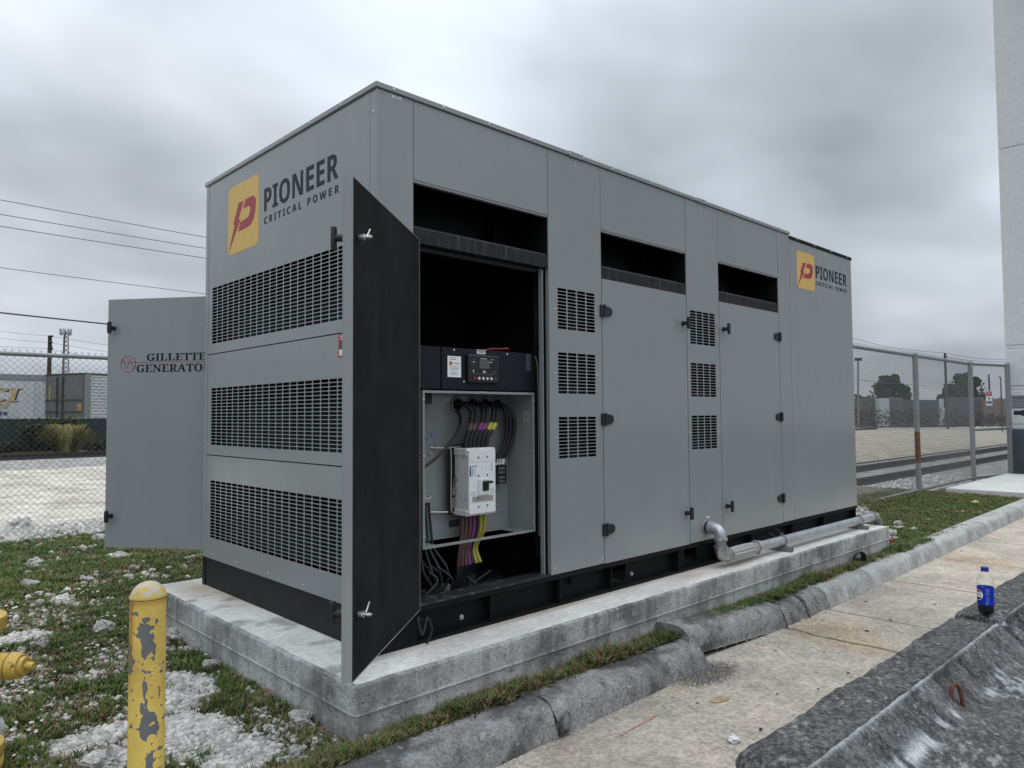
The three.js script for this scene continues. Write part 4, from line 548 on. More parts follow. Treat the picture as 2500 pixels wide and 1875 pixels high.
  for (let i = 0; i < 90000 && chips.length < 22000; i++) { const near = pr() < .75; const x = near ? mix(-2.4, .0, pr()) : mix(-2, 1.5, pr()), z = near ? mix(.3, -3.6, pr()) : mix(-3.6, -9.2, pr()); if (inPad(x, z)) continue; const l = lime(x, z), b = bare(x, z); if (pr() > l * .80 + b * .30 + .015) continue; chips.push([x, groundY(x, z) + l * .004, z, (.0035 + .016 * Math.pow(pr(), 3.5)) * (z < -3.6 ? 1.9 : 1)]); }
  for (let i = 0; i < 2500; i++) { const x = mix(8.8, 19, pr()), z = mix(-3.2, -1.4, pr()); chips.push([x, -.435, z, .015 + .04 * pr() * pr()]); }
  for (let i = 0; i < 500; i++) { const x = mix(6.5, 13, pr()), z = mix(-1.9, .3, pr()); if (lime(x, z) + bare(x, z) * .25 > pr()) chips.push([x, groundY(x, z), z, .008 + .025 * pr() * pr()]); }
  const pm = new THREE.InstancedMesh(pg, M({ color: 0xffffff, roughness: 1 }), chips.length), ee = new THREE.Euler(); chips.forEach(([x, y, z, s], k) => { ee.set(h2(k, 2) * 6, h2(k, 3) * 6, h2(k, 4) * 6); mm.compose(V(x, y + s * .2, z), qn.setFromEuler(ee), V(s * (.8 + .6 * h2(k, 5)), s * .75, s)); pm.setMatrixAt(k, mm); const w = .34 + .34 * h2(k, 6); pm.setColorAt(k, lin(w, w * .97, w * .90)); });
  pm.name = 'limestone_chips'; tag(pm, 'small white limestone chips scattered over the soil', 'gravel', null, 'stuff'); pm.castShadow = pm.receiveShadow = true; scene.add(pm);
}
// larger rocks, one by one
const mLime = M({ map: rep(conc(1301, .52, .51, .475, { mott: .55, speck: .6, dark: .25, n: 512 }), .35), roughness: 1, bumpMap: bumpTex, bumpScale: .004 });
{
  const rk = [[-.59, -2.53, .085, 'round pale limestone rock in the bare soil beyond the bollard'], [-.352, -.111, .085, 'tall pale limestone rock at the foot of the pad side'], [-.229, .325, .045, 'small pale rock at the pad corner foot'], [-.52, .165, .05, 'grey stone lying in weeds near the curb'], [-1.161, -.31, .10, 'white limestone rock in the weeds beside the bollard'], [-.354, -1.232, .07, 'pale rock against the weeds at the pad edge'], [-.38, -1.95, .13, 'large pale rock half hidden behind the yellow bollard'], [-.66, -4.62, .09, 'lone pale rock in the grass'], [-.38, -5.85, .10, 'flat pale rock in the far grass'], [.05, -9.25, .20, 'big grey boulder on the white gravel behind the fence'], [.55, -7.1, .13, 'pale rock under the open rear door'], [-.75, -2.9, .05, 'small limestone piece beside the bare soil'], [-1.0, -2.45, .06, 'small chunk of limestone beside the hydrant nozzle'], [-.42, -2.3, .06, 'small limestone chunk near the pad back corner'], [-.6, -.95, .05, 'chunk of limestone within the white gravel'], [9.5, -1.2, .13, 'limestone rock by the fence foot'], [9.25, -1.0, .09, 'limestone rock beside the fence rock'], [8.49, -.34, .07, 'white rock in the grass past the pad'], [8.12, -.03, .07, 'white rock in grass near the curb'], [7.5, -.1, .10, 'white rock beside the pad end'], [7.15, -.15, .09, 'white rubble lump against the pad end'], [6.75, -.5, .12, 'grey rubble lump behind the gas pipe end']];
  rk.forEach(([x, z, s, l], i) => { const g = rockify(new THREE.IcosahedronGeometry(s * .78, 5), 1400 + i * 7, .75); g.scale(1, .66, .85); const o = put('limestone_rock', g, mLime, null, x, groundY(x, z) + s * .25, z, 0, i * 1.3, 0); tag(o, l, 'rock', 'loose limestone rocks'); });
  { const g = rockify(new THREE.IcosahedronGeometry(.16, 4), 1600, .45); g.scale(1, .55, 1); tag(put('concrete_lump', g, mCurbNew, null, -1.56, -.27, -1.06, 0, .5, .1), 'grey concrete lump in the grass behind the fire hydrant', 'concrete lump'); }
}

// ---------------------------------------------------------------- gas pipe beside the pad
{
  const gp = thing('gas_pipe', 'galvanised gas pipe with braided hose running along the pad from the generator', 'gas pipe');
  const ex = 3.14, ez = .135, ey = .312, py = .092;
  add('wall_nipple', [rod(V(ex, ey, -.004), V(ex, ey, .05), .036, 18), new THREE.TorusGeometry(.048, .009, 8, 24).translate(ex, ey, .004)], mGalv, gp);
  add('grommet', [new THREE.TorusGeometry(.040, .010, 8, 24).translate(ex, ey, .022)], mRubber, gp);
  const elbow = (a, b, c, r) => { const pts = []; for (let i = 0; i <= 10; i++) { const t = i / 10; pts.push(a.clone().multiplyScalar((1 - t) * (1 - t)).addScaledVector(b, 2 * t * (1 - t)).addScaledVector(c, t * t)); } return new THREE.TubeGeometry(new THREE.CatmullRomCurve3(pts), 20, r, 18); };
  const ring = (p, ax, r, w) => { const g = new THREE.CylinderGeometry(r, r, w, 22); if (ax === 'x') g.rotateZ(Math.PI / 2); if (ax === 'z') g.rotateX(Math.PI / 2); return g.translate(p.x, p.y, p.z); };
  add('elbow', [elbow(V(ex, ey, .045), V(ex, ey + .004, ez + .004), V(ex, .235, ez), .047), ring(V(ex, ey, .048), 'z', .053, .022), ring(V(ex, .232, ez), 'y', .054, .020)], mZinc, gp);
  add('nipple', [rod(V(ex, .16, ez), V(ex, .23, ez), .0425, 18)], mGalv, gp);
  put('tag_print', new THREE.CylinderGeometry(.0432, .0432, .035, 12, 1, true, 3.4, .5), printed(canvasTex(32, 48, (x, w, h) => { x.fillStyle = '#a9a795'; x.fillRect(0, 0, w, h); x.fillStyle = '#444'; x.font = 'bold 30px serif'; x.fillText('R', 5, 36); })), gp, ex, .196, ez);
  add('elbow', [elbow(V(ex, .165, ez), V(ex - .002, py - .002, ez), V(ex + .085, py, ez), .048), ring(V(ex, .165, ez), 'y', .055, .020), ring(V(ex + .085, py, ez), 'x', .053, .022)], plain(.42, .43, .43, .32, .75), gp);
  add('rust_ring', [ring(V(ex + .108, py, ez), 'x', .046, .026)], M({ color: lin(.20, .095, .045), roughness: .9 }), gp);
  // braided hose: ribbed surface
  { const g = new THREE.CylinderGeometry(1, 1, .40, 56, 26, true), p = g.attributes.position; for (let i = 0; i < p.count; i++) { const y = p.getY(i), a = Math.atan2(p.getZ(i), p.getX(i)), t = y / .40 + .5; const r = (.0475 + .004 * Math.sin(t * Math.PI)) * (1 + .085 * Math.cos(a * 12 + t * .5)) * (t < .04 || t > .96 ? .97 : 1); p.setXYZ(i, r * Math.cos(a), y, r * Math.sin(a)); } g.computeVertexNormals(); g.rotateZ(-Math.PI / 2).translate(ex + .32, py, ez);
    add('braided_hose', [g], M({ map: rep(tex(256, 256, (u, v, c) => { const w = .5 + .5 * Math.sin((u * 60 + v * 60) * 6.283) * Math.sin((u * 60 - v * 60) * 6.283); const k = .30 + .24 * w; c[0] = k; c[1] = k * .985; c[2] = k * .94; }), .45), roughness: .5, metalness: .5 }), gp);
    add('hose_collar', [ring(V(ex + .135, py, ez), 'x', .050, .03), ring(V(ex + .515, py, ez), 'x', .0505, .026), ring(V(ex + .54, py, ez), 'x', .044, .03)], plain(.42, .41, .38, .45, .6), gp); }
  add('hex_union', [new THREE.CylinderGeometry(.062, .062, .045, 6).rotateZ(Math.PI / 2).translate(ex + .578, py, ez), ring(V(ex + .61, py, ez), 'x', .048, .03)], mZinc, gp);
  add('pipe_run', [rod(V(ex + .60, py, ez), V(6.33, py - .004, ez), .041, 22)], mZinc, gp);
  add('end_elbow', [elbow(V(6.30, py - .004, ez), V(6.47, py, ez), V(6.48, -.1, ez), .046), ring(V(6.31, py - .004, ez), 'x', .050, .03), rod(V(6.48, -.1, ez), V(6.48, -.4, ez), .041, 16)], mGalv, gp);
  for (const x of [4.19, 5.93]) { const s = add('strut_support', [box(x - .02, x + .02, .0, .004, .02, .225), box(x - .02, x - .016, .004, .036, .02, .225), box(x + .016, x + .02, .004, .036, .02, .225), box(x - .016, x - .008, .032, .036, .02, .225), box(x + .008, x + .016, .032, .036, .02, .225)], mGalv, gp);
    add('pipe_clamp', [new THREE.TorusGeometry(.0435, .004, 6, 28).scale(1, 1, 4).rotateY(Math.PI / 2).translate(x, py, ez), rod(V(x, py + .04, ez), V(x, py + .068, ez), .006, 6), box(x - .012, x + .012, .036, .052, ez - .045, ez + .045)], mGalv, s); }
}
// ---------------------------------------------------------------- soda bottle
{
  const b = thing('soda_bottle', 'cola bottle with blue label and cap standing on the dark barrier', 'bottle'); b.position.set(1.742, .3135, 2.292);
  const lp = a => a.map(q => new THREE.Vector2(...q));
  add('bottle_body', [new THREE.LatheGeometry(lp([[.0005, .004], [.018, .001], [.026, .002], [.031, .010], [.0335, .022], [.0335, .045], [.0328, .05], [.0328, .128], [.0338, .134], [.0335, .146], [.030, .164], [.022, .180], [.0145, .188], [.0132, .196], [.0132, .206]]), 40)], MP({ color: 0xffffff, transmission: 1, thickness: 0, roughness: .06, ior: 1.45 }), b, true);
  add('cola', [new THREE.LatheGeometry(lp([[.0005, .006], [.018, .003], [.025, .004], [.0298, .011], [.0322, .022], [.0322, .046], [.0316, .075], [.0005, .0752]]), 32)], plain(.006, .003, .002, .12), b, true);
  put('label', new THREE.CylinderGeometry(.0336, .0336, .078, 48, 1, true), M({ map: canvasTex(1024, 384, (x, w, h) => {
    x.fillStyle = '#0d2fae'; x.fillRect(0, 0, w, h); for (const cx of [160, 672]) { x.save(); x.beginPath(); x.arc(cx, 170, 118, 0, 7); x.fillStyle = '#fff'; x.fill(); x.beginPath(); x.arc(cx, 170, 108, 0, 7); x.clip(); x.fillStyle = '#d3122b'; x.fillRect(cx - 120, 40, 240, 82); x.fillStyle = '#fff'; x.fillRect(cx - 120, 116, 240, 110); x.fillStyle = '#0a1242'; x.fillRect(cx - 120, 222, 240, 80); x.fillStyle = '#0b0b12'; x.font = 'bold 66px sans-serif'; x.textAlign = 'center'; x.fillText('PEPSI', cx, 192, 196); x.restore(); }
    x.textAlign = 'left'; for (const cx of [420, 930]) { scrib(x, cx - 90, 20, 84, 7, 22, '#8fa4e6'); scrib(x, cx - 90, 200, 84, 7, 18, '#7e95e0'); x.fillStyle = '#dfe6ff'; x.fillRect(cx - 90, 340, 50, 10); } scrib(x, 236, 300, 50, 4, 20, '#8fa4e6');
  }), roughness: .32, side: THREE.DoubleSide }), b, 0, .0865, 0, 0, -.2, 0);
  add('cap', [new THREE.LatheGeometry(lp([[.0005, .214], [.0135, .214], [.0152, .212], [.0155, .199], [.0162, .198], [.0162, .195], [.0140, .195]]), 32)], plain(.012, .022, .22, .35), b, true);
}
// ---------------------------------------------------------------- bollard
{
  const bo = thing('steel_bollard', 'yellow steel bollard with peeling paint and rust beside the pad', 'bollard'); bo.position.set(-1.268, 0, .528);
  const bt = tex(512, 1152, (u, v, c) => { // u around, v up the pipe (1.05 m)
    const X = u * .36, Y = v * 1.05, n = fbm(X * 24, Y * 24, 4, 1701), n2 = fbm(X * 60, Y * 60, 3, 1702) - .5, n3 = fbm(X * 5 + 4, Y * 5, 4, 1703);
    let R = .72, G = .515, B = .115; const k = 1 + .30 * (n - .5) + .12 * n2 - .22 * sst(.55, .8, n3); R *= k; G *= k; B *= k;
    let bare2 = 0; for (const [a, b2, ra, rb] of [[.520, .845, .05, .035], [.56, .835, .022, .03], [.495, .905, .055, .014], [.47, .885, .05, .010], [.50, .93, .03, .008], [.485, .70, .018, .026], [.50, .655, .012, .012], [.465, .635, .012, .018], [.49, .58, .03, .04], [.545, .60, .04, .016], [.575, .565, .045, .014], [.535, .40, .03, .05], [.56, .36, .02, .015], [.58, .29, .02, .012], [.58, .92, .018, .010], [.42, .16, .05, .02], [.62, .68, .01, .02], [.9, .6, .08, .06], [.1, .4, .07, .08], [.3, .8, .06, .05]]) bare2 = Math.max(bare2, 1.25 - Math.hypot((u - a) / (ra * 1.35), (v - b2) / (rb * 1.35)));
    const w = sst(.22, .28, bare2 + 1.1 * (n - .5) + 1.1 * n2 - .06); const pits = sst(.84, .88, vn(X * 130, Y * 130, 1705)) * sst(.5, .7, n3);
    const gr = .13 + .05 * (n - .5); R = mix(R, gr, w); G = mix(G, gr * 1.08, w); B = mix(B, gr * 1.16, w);
    const rs = clamp(sst(.40, .30, u) * sst(.24, .34, u) * sst(.68, .86, v + .5 * (n - .5)) * 1.3 + sst(.965, .99, v) * .6 + pits * .8); R = mix(R, .33, rs * .85); G = mix(G, .155, rs * .9); B = mix(B, .028, rs * .9);
    c[0] = R; c[1] = G; c[2] = B;
  });
  const g = new THREE.CylinderGeometry(.0572, .0572, 1.0, 48, 40, true).translate(0, .12, 0); g.rotateY(2.80);
  const mB = M({ map: bt, roughness: .62, bumpMap: bumpTex, bumpScale: .001 });
  add('post', [g], mB, bo, true);
  add('domed_cap', [new THREE.LatheGeometry([[.0005, .668], [.015, .667], [.03, .661], [.042, .651], [.051, .638], [.056, .627], [.0592, .622], [.0595, .616], [.0572, .612]].reverse().map(a => new THREE.Vector2(...a)), 48)], M({ map: (() => { const t = tex(256, 256, (u, v, c) => { const n = fbm(u * 14, v * 10, 5, 1711, 14, 10); const w = sst(.46, .56, n + .42 * (v - .55)); const k = .9 + .4 * (n - .5); c[0] = mix(.60 * k, .46 * k, w); c[1] = mix(.44 * k, .42 * k, w); c[2] = mix(.11 * k, .33 * k, w); const r2 = sst(.16, .10, v + .1 * (n - .5)); c[0] = mix(c[0], .28, r2); c[1] = mix(c[1], .16, r2); c[2] = mix(c[2], .05, r2); }); return t; })(), roughness: .7 }), bo, true);
}
// ---------------------------------------------------------------- fire hydrant at the frame edge
{
  const hy = thing('fire_hydrant', 'yellow fire hydrant with worn flanges and a capped side nozzle', 'fire hydrant'); hy.position.set(-1.645, 0, -.617);
  const mH = M({ map: rep(tex(512, 512, (u, v, c) => { const n = fbm(u * 12, v * 12, 5, 1801, 12, 12), m = fbm(u * 40, v * 40, 3, 1802, 40, 40); let k = .85 + .4 * (n - .5); let R = .62 * k, G = .42 * k, B = .075 * k; const w = sst(.66, .72, n * .7 + m * .3); R = mix(R, .14, w); G = mix(G, .07, w); B = mix(B, .04, w); const p = sst(.3, .22, n); R = mix(R, .55, p); G = mix(G, .45, p); B = mix(B, .2, p); c[0] = R; c[1] = G; c[2] = B; }), .35), roughness: .5 });
  const lp = a => a.map(q => new THREE.Vector2(...q));
  add('barrel', [new THREE.LatheGeometry(lp([[.085, -.5], [.085, -.19], [.088, -.12], [.092, .30], [.10, .34]]), 36)], mH, hy);
  add('flange', [new THREE.LatheGeometry(lp([[.09, -.19], [.157, -.19], [.16, -.185], [.16, -.145], [.157, -.14], [.09, -.148]]), 36), new THREE.LatheGeometry(lp([[.09, -.245], [.155, -.245], [.158, -.242], [.158, -.196], [.09, -.194]]), 36)], mH, hy);
  add('flange', [new THREE.LatheGeometry(lp([[.09, .345], [.155, .335], [.160, .340], [.160, .388], [.157, .392], [.09, .396]]), 36)], mH, hy);
  for (let i = 0; i < 8; i++) { const a = i * Math.PI / 4; put('flange_bolt', new THREE.CylinderGeometry(.011, .011, .11, 6), mRust, hy, Math.cos(a) * .132, -.19, Math.sin(a) * .132); }
  add('bonnet', [new THREE.LatheGeometry(lp([[.09, .396], [.086, .43], [.085, .48], [.055, .52], [.03, .53], [.03, .58], [.0005, .585]]), 36)], mH, hy);
  const ax = V(.72, 0, .69).normalize(), q = new THREE.Quaternion().setFromUnitVectors(V(0, 1, 0), ax), at = (g, d) => g.translate(0, d, 0).applyQuaternion(q).translate(0, .195, 0);
  add('nozzle', [at(new THREE.CylinderGeometry(.052, .058, .16, 28), .13), at(new THREE.CylinderGeometry(.062, .062, .02, 28), .075)], mH, hy);
  const cap = add('nozzle_cap', [at(new THREE.CylinderGeometry(.050, .056, .045, 28), .238), at(new THREE.CylinderGeometry(.036, .040, .016, 24), .268), at(new THREE.CylinderGeometry(.016, .018, .034, 5), .292)], mH, hy);
  add('gasket', [at(new THREE.CylinderGeometry(.0535, .0535, .006, 28), .2130)], mRubber, cap);
}
// ---------------------------------------------------------------- chain link fences
const mWire = plain(.075, .078, .078, .55, .4), mWireB = plain(.22, .225, .22, .5, .3);
function linkMesh(len, hgt, dx, wr, y0) {       // woven zigzag wires in local xy
  const P = [], I = []; const n = Math.round(hgt / dx), nw = Math.round(len / dx); const off = [[0, 1], [.87, -.5], [-.87, -.5]];
  for (let w = 0; w < nw; w++) for (let k = 0; k <= n; k++) { const s = (k + w) % 2 ? .5 : -.5; const x = (w + .5) * dx + s * dx * 1.04, y = y0 + k * (hgt / n), z = (k % 2 ? 1 : -1) * wr * .6; const b = P.length / 3; for (const [a, c] of off) P.push(x + a * wr, y, z + c * wr); if (k) for (let m = 0; m < 3; m++) { const e = b - 3 + m, f = b - 3 + (m + 1) % 3; I.push(e, f, e + 3, f, f + 3, e + 3); } }
  const g = new THREE.BufferGeometry(); g.setAttribute('position', new THREE.Float32BufferAttribute(P, 3)); g.setIndex(I); g.computeVertexNormals(); return g;
}
function barbs(len, dx, y, wr, h) { const o = []; for (let x = dx; x < len; x += dx) o.push(rod(V(x - .008, y, 0), V(x + .006, y + h * .6, 0), wr, 3), rod(V(x + .006, y + h * .6, 0), V(x - .02, y + h, .006), wr, 3), rod(V(x + .004, y + h * .55, 0), V(x + .026, y + h, -.006), wr, 3)); return o; }
{
  const f = thing('chain_link_fence', 'tall chain link fence between the lawn and the white gravel yard', 'fence'); f.position.set(-4.5, 0, -8.28);
  const y0 = -.36, yt = 2.085; add('top_rail', [rod(V(0, yt, 0), V(10, yt, 0), .030, 12)], mGalv, f);
  const m = add('mesh', [linkMesh(9, yt - y0, .0425, .0028, y0)], mWire, f); m.userData.kind = 'stuff';
  const b = add('barbs', barbs(10, .082, yt + .01, .003, .055), mWire, f); b.userData.kind = 'stuff';
  for (const x of [.5, 3.2, 7.6]) add('post', [rod(V(x, -.5, -.035), V(x, yt + .03, -.035), .032, 12)], mGalv, f);
  add('tension_wire', [rod(V(0, y0 + .02, 0), V(10, y0 + .02, 0), .004, 5)], mWire, f);
}
{
  const f = thing('chain_link_fence', 'tall chain link fence with rusty post beside the rails', 'fence'); f.position.set(9.0, 0, -1.76);
  const y0 = -.36, yt = 2.37, L = 8.66; add('top_rail', [rod(V(0, yt, 0), V(L, yt, 0), .034, 12)], mGalv, f);
  const m = add('mesh', [linkMesh(L, yt - y0 - .02, .037, .0032, y0)], mWireB, f); m.userData.kind = 'stuff';
  const b = add('barbs', barbs(L, .07, yt + .015, .003, .06), mWireB, f); b.userData.kind = 'stuff';
  add('bottom_rail', [rod(V(3.3, -.325, .02), V(L, -.325, .02), .030, 10), rod(V(1.2, -.375, .02), V(3.3, -.325, .02), .028, 10)], mGalv, f);
  const post = (x, r) => add('post', [rod(V(x, -.6, .03), V(x, yt + .02, .03), r, 14), new THREE.SphereGeometry(r * 1.05, 12, 8).translate(x, yt + .02, .03)], mGalv, f);
  const p1 = post(4.83, .052); add('rust_band', [rod(V(4.83, .22, .03), V(4.83, .84, .03), .0525, 14)], M({ map: rep(tex(256, 256, (u, v, c) => { const n = fbm(u * 12, v * 12, 5, 1901, 12, 12); c[0] = .06 + .20 * n; c[1] = .035 + .09 * n; c[2] = .025 + .05 * n; }), .5), roughness: .95 }), p1);
  post(8.66, .052); post(.3, .052);
  { const g = (gs) => gs.map(q => norm(q).applyMatrix4(new THREE.Matrix4().makeRotationY(-.255).setPosition(8.66, 0, 0))), L2 = 1.62;   // last bay angles towards the building
    const pe = add('post', g([rod(V(L2, -.6, .03), V(L2, yt + .03, .03), .058, 14), new THREE.SphereGeometry(.06, 12, 8).translate(L2, yt + .03, .03)]), mGalv, f);
    add('top_rail', g([rod(V(0, yt, 0), V(L2, yt, 0), .034, 12)]), mGalv, f); add('mid_rail', g([rod(V(0, .80, .03), V(L2, .82, .03), .030, 10)]), mGalv, f); add('bottom_rail', g([rod(V(0, -.325, .02), V(L2, -.31, .02), .03, 10)]), mGalv, f);
    const lm = linkMesh(L2, yt - y0 - .02, .037, .0034, y0); lm.setAttribute('uv', new THREE.Float32BufferAttribute(new Float32Array(lm.attributes.position.count * 2), 2)); add('mesh', g([lm]), mWireB, f).userData.kind = 'stuff'; }
  for (const x of [4.83, 8.66]) for (const y of [.1, .6, 1.15, 1.7, 2.2]) put('tie_wire', new THREE.TorusGeometry(.055, .004, 4, 16).rotateX(Math.PI / 2), mWireB, f, x, y, .03);
}
{ const s = thing('warning_sign', 'small red and white warning sign wired to the fence', 'sign'); s.position.set(18.36, 1.555, -1.53); s.rotation.y = -.255;
  put('plate', new RoundedBoxGeometry(.27, .36, .004, 2, .0019), mWhiteP, s, 0, 0, 0);
  put('print', new THREE.PlaneGeometry(.26, .35), printed(canvasTex(260, 350, (x, w, h) => { x.fillStyle = '#d9dcdb'; x.fillRect(0, 0, w, h); x.fillStyle = '#a83a3c'; x.fillRect(8, 10, w - 16, 108); scrib(x, 60, 40, 150, 1, 70, '#e8c9c6'); x.fillStyle = '#3b4143'; x.fillRect(104, 146, 52, 66); x.fillStyle = '#5c6a66'; x.fillRect(16, 246, w - 32, 62); })), s, 0, 0, .0028); }
// ---------------------------------------------------------------- rails
const mRail = M({ map: rep(tex(256, 64, (u, v, c) => { const n = fbm(u * 20, v * 6, 4, 1950, 20, 6); c[0] = .030 + .03 * n; c[1] = .026 + .022 * n; c[2] = .028 + .02 * n; }), 1.5), roughness: .85 });
{
  const tr = thing('railway_track', 'pair of dark steel rails running behind the right fence', 'railway track');
  const rs = new THREE.Shape([[-.07, 0], [.07, 0], [.07, .012], [.012, .03], [.012, .125], [.036, .14], [.036, .17], [-.036, .17], [-.036, .14], [-.012, .125], [-.012, .03], [-.07, .012]].map(a => new THREE.Vector2(...a)));
  for (const z of [-3.42, -4.96]) add('rail', [new THREE.ExtrudeGeometry(rs, { depth: 52, bevelEnabled: false }).rotateY(Math.PI / 2).translate(8.7, -.44, z)], mRail, tr);
  const t2 = thing('railway_track', 'far rusty rail line along the grass verge beyond the white yard', 'railway track');
  for (const z of [0, -1.5]) add('rail', [new THREE.ExtrudeGeometry(rs, { depth: 150, bevelEnabled: false }).rotateY(Math.PI / 2)], mRail, t2).position.set(0, 0, z); t2.position.set(-32, -.40, -36.2); t2.rotation.y = -.125;
}
// ---------------------------------------------------------------- building on the right
{
  const b = thing('concrete_building', 'tall pale concrete panel building with dark grey painted base', 'building'); const X = 19.35, Z = -1.38, k = (X + 2.1166) / 20.617, yy = y => 1.2305 + (y - 1.2305) * k;
  const mW = M({ map: rep(conc(2001, .64, .645, .63, { mott: .10, speck: .16, n: 512 }), 2), roughness: .9, bumpMap: bumpTex, bumpScale: .003 }), mDk = M({ map: rep(conc(2011, .075, .088, .105, { mott: .2, speck: .2, n: 512 }), 2), roughness: .85 });
  const ys = [.82, .92, 1.735, 1.83, 2.71, 2.80, 7.57, 12.5].map(yy);
  for (let i = 0; i < ys.length - 1; i++) { const thin = i % 2 === 0 && i < 6; for (const [z0, z1] of [[Z, 4.2], [4.215, 10], [10.015, 18]]) add('wall_panel', [rbox(X + (thin ? .012 : 0), X + .4, ys[i] + .018, ys[i + 1] - .018, z0, z1, .012)], mW, b); }
  add('core', [box(X + .02, X + 25, -.6, yy(12.5), Z + .02, 18)], mW, b);
  add('painted_base', [rbox(X - .012, X + .4, -.6, ys[0] - .005, Z - .01, 18, .01)], mDk, b);
  add('parapet_cap', [box(X - .02, X + 25, yy(12.5), yy(12.6), Z - .02, 18.02)], mGalv, b);
  const l = thing('wall_lamp', 'grey wall lamp high on the pale building', 'lamp'); add('housing', [rbox(X - .32, X - .005, 11.62, 11.85, -.50, -.1, .03)], mGalv, l); add('bracket', [box(X - .06, X - .004, 11.85, 11.95, -.4, -.2)], mGalv, l);
}
{ // gas meter
  const g = thing('gas_meter', 'grey gas meter with regulator and pipes against the building', 'gas meter'); g.position.set(18.1, 0, -.98);
  const m1 = plain(.16, .17, .175, .6), m2 = plain(.22, .23, .23, .5);
  add('index_box', [rbox(-.12, .12, 1.30, 1.58, -.02, .46, .03), box(-.14, .14, 1.56, 1.60, -.04, .48)], m1, g);
  add('regulator', [new THREE.CylinderGeometry(.10, .12, .14, 16).translate(0, 1.20, .26), rod(V(0, 1.12, .3), V(0, .98, .3), .05, 10), new THREE.CylinderGeometry(.05, .05, .2, 10).rotateX(Math.PI / 2).translate(0, 1.2, .1)], mPlastic, g);
  add('meter_body', [rbox(-.16, .16, .28, .95, .52, .98, .05), new THREE.CylinderGeometry(.07, .10, .12, 12).translate(0, 1.0, .62), rod(V(0, 1.08, .3), V(0, 1.08, 1.2), .05, 10)], m1, g);
  add('inlet_pipe', [rod(V(-.05, .52, .28), V(-.05, .46, 1.3), .055, 12), rod(V(0, 1.08, 1.2), V(0, -.4, 1.2), .05, 10), rod(V(-.05, .5, .30), V(-.05, -.4, .32), .0, 3)], m2, g);
  const s = thing('utility_slab', 'white concrete slab in the grass in front of the gas meter', 'slab'); add('slab_top', [rbox(13.9, 18.6, -.46, -.25, -1.28, .34, .015)], mWhiteConc, s);
}
// ---------------------------------------------------------------- litter
{
  const crumple = (seed, s, m, x, y, z, label, cat, sy = .6) => { const g = new THREE.IcosahedronGeometry(s, 3); rockify(g, seed, .8); g.scale(1, sy, 1); return tag(put('litter', g, m, null, x, y, z, 0, seed, 0), label, cat, 'bits of litter'); };
  crumple(2101, .030, mWhiteP, 1.198, PY + .012, 1.331, 'crumpled white paper scrap on the tan concrete strip', 'litter', .5);
  crumple(2102, .05, plain(.35, .02, .02, .5), 6.95, -.25, .06, 'crumpled red wrapper in the grass by the pad end', 'litter', .5);
  crumple(2103, .05, plain(.55, .50, .18, .6), 12.2, -.30, -.35, 'yellowish paper scrap on the far grass', 'litter', .4);
  crumple(2104, .018, plain(.3, .02, .02, .5), -.16, -.25, .36, 'tiny red scrap in the weeds at the pad corner', 'litter', .6);
  const can = thing('crushed_pot', 'black crushed plant pot lying in the grass between pad and curb', 'pot'); can.position.set(5.36, -.215, .34); can.rotation.set(.3, .5, 1.35);
  add('pot_wall', [new THREE.CylinderGeometry(.085, .06, .17, 18, 4, true).scale(1, 1, .6)], M({ color: lin(.04, .044, .05), roughness: .5, side: THREE.DoubleSide }), can); add('rim', [new THREE.TorusGeometry(.086, .006, 6, 20).rotateX(Math.PI / 2).scale(1, 1, .6).translate(0, .085, 0)], mPlastic, can);
  const dk = plain(.035, .03, .026, .9), r = rng(8); for (let i = 0; i < 26; i++) { const x = mix(.6, 8, r()), z = curbZ(x) + .3 + r() * 1.2; const g = new THREE.TetrahedronGeometry(.006 + .008 * r(), 1); g.scale(1, .4, 1.6); const dkc = r() < .7; tag(put(dkc ? 'leaf_scrap' : 'stone_chip', g, dkc ? dk : mLime, null, x, PY + .003, z, 0, r() * 6, 0), dkc ? 'dark dry leaf scrap on the tan concrete strip' : 'pale stone chip on the tan concrete strip', 'debris', dkc ? 'leaf scraps on the concrete strip' : 'stone chips on the concrete strip'); }
}
// ---------------------------------------------------------------- far background, left
const mLeaf = (seed, r, g, b) => M({ color: lin(r, g, b), roughness: .9, side: THREE.DoubleSide });
function foliage(seed, lobes, n, size) { // leaf-sized faces spread through lobes
  const r = rng(seed), P = []; for (let i = 0; i < n; i++) { const L = lobes[Math.floor(r() * lobes.length)]; const th = r() * 6.283, cz = r() * 2 - 1, rad = Math.pow(r(), .38), q = Math.sqrt(1 - cz * cz); const k = .80 + .45 * fbm(Math.cos(th) * q * 2.2 + seed, cz * 2.2 + Math.sin(th) * q * 1.7, 3, seed); const c = V(L[0] + L[3] * rad * k * q * Math.cos(th), L[1] + L[4] * rad * k * cz, L[2] + L[5] * rad * k * q * Math.sin(th)); const s = size * (.5 + r()); const a = V(r() - .5, r() - .5, r() - .5).normalize().multiplyScalar(s), b = V(r() - .5, r() - .5, r() - .5).normalize().multiplyScalar(s * .7); for (const v of [c.clone().sub(a), c.clone().add(b), c.clone().add(a)]) P.push(v.x, v.y, v.z); for (const v of [c.clone().sub(a), c.clone().add(a), c.clone().sub(b)]) P.push(v.x, v.y, v.z); }
  const g = new THREE.BufferGeometry(); g.setAttribute('position', new THREE.Float32BufferAttribute(P, 3)); g.computeVertexNormals(); g.setAttribute('uv', new THREE.Float32BufferAttribute(new Float32Array(P.length / 3 * 2), 2)); return g;
}
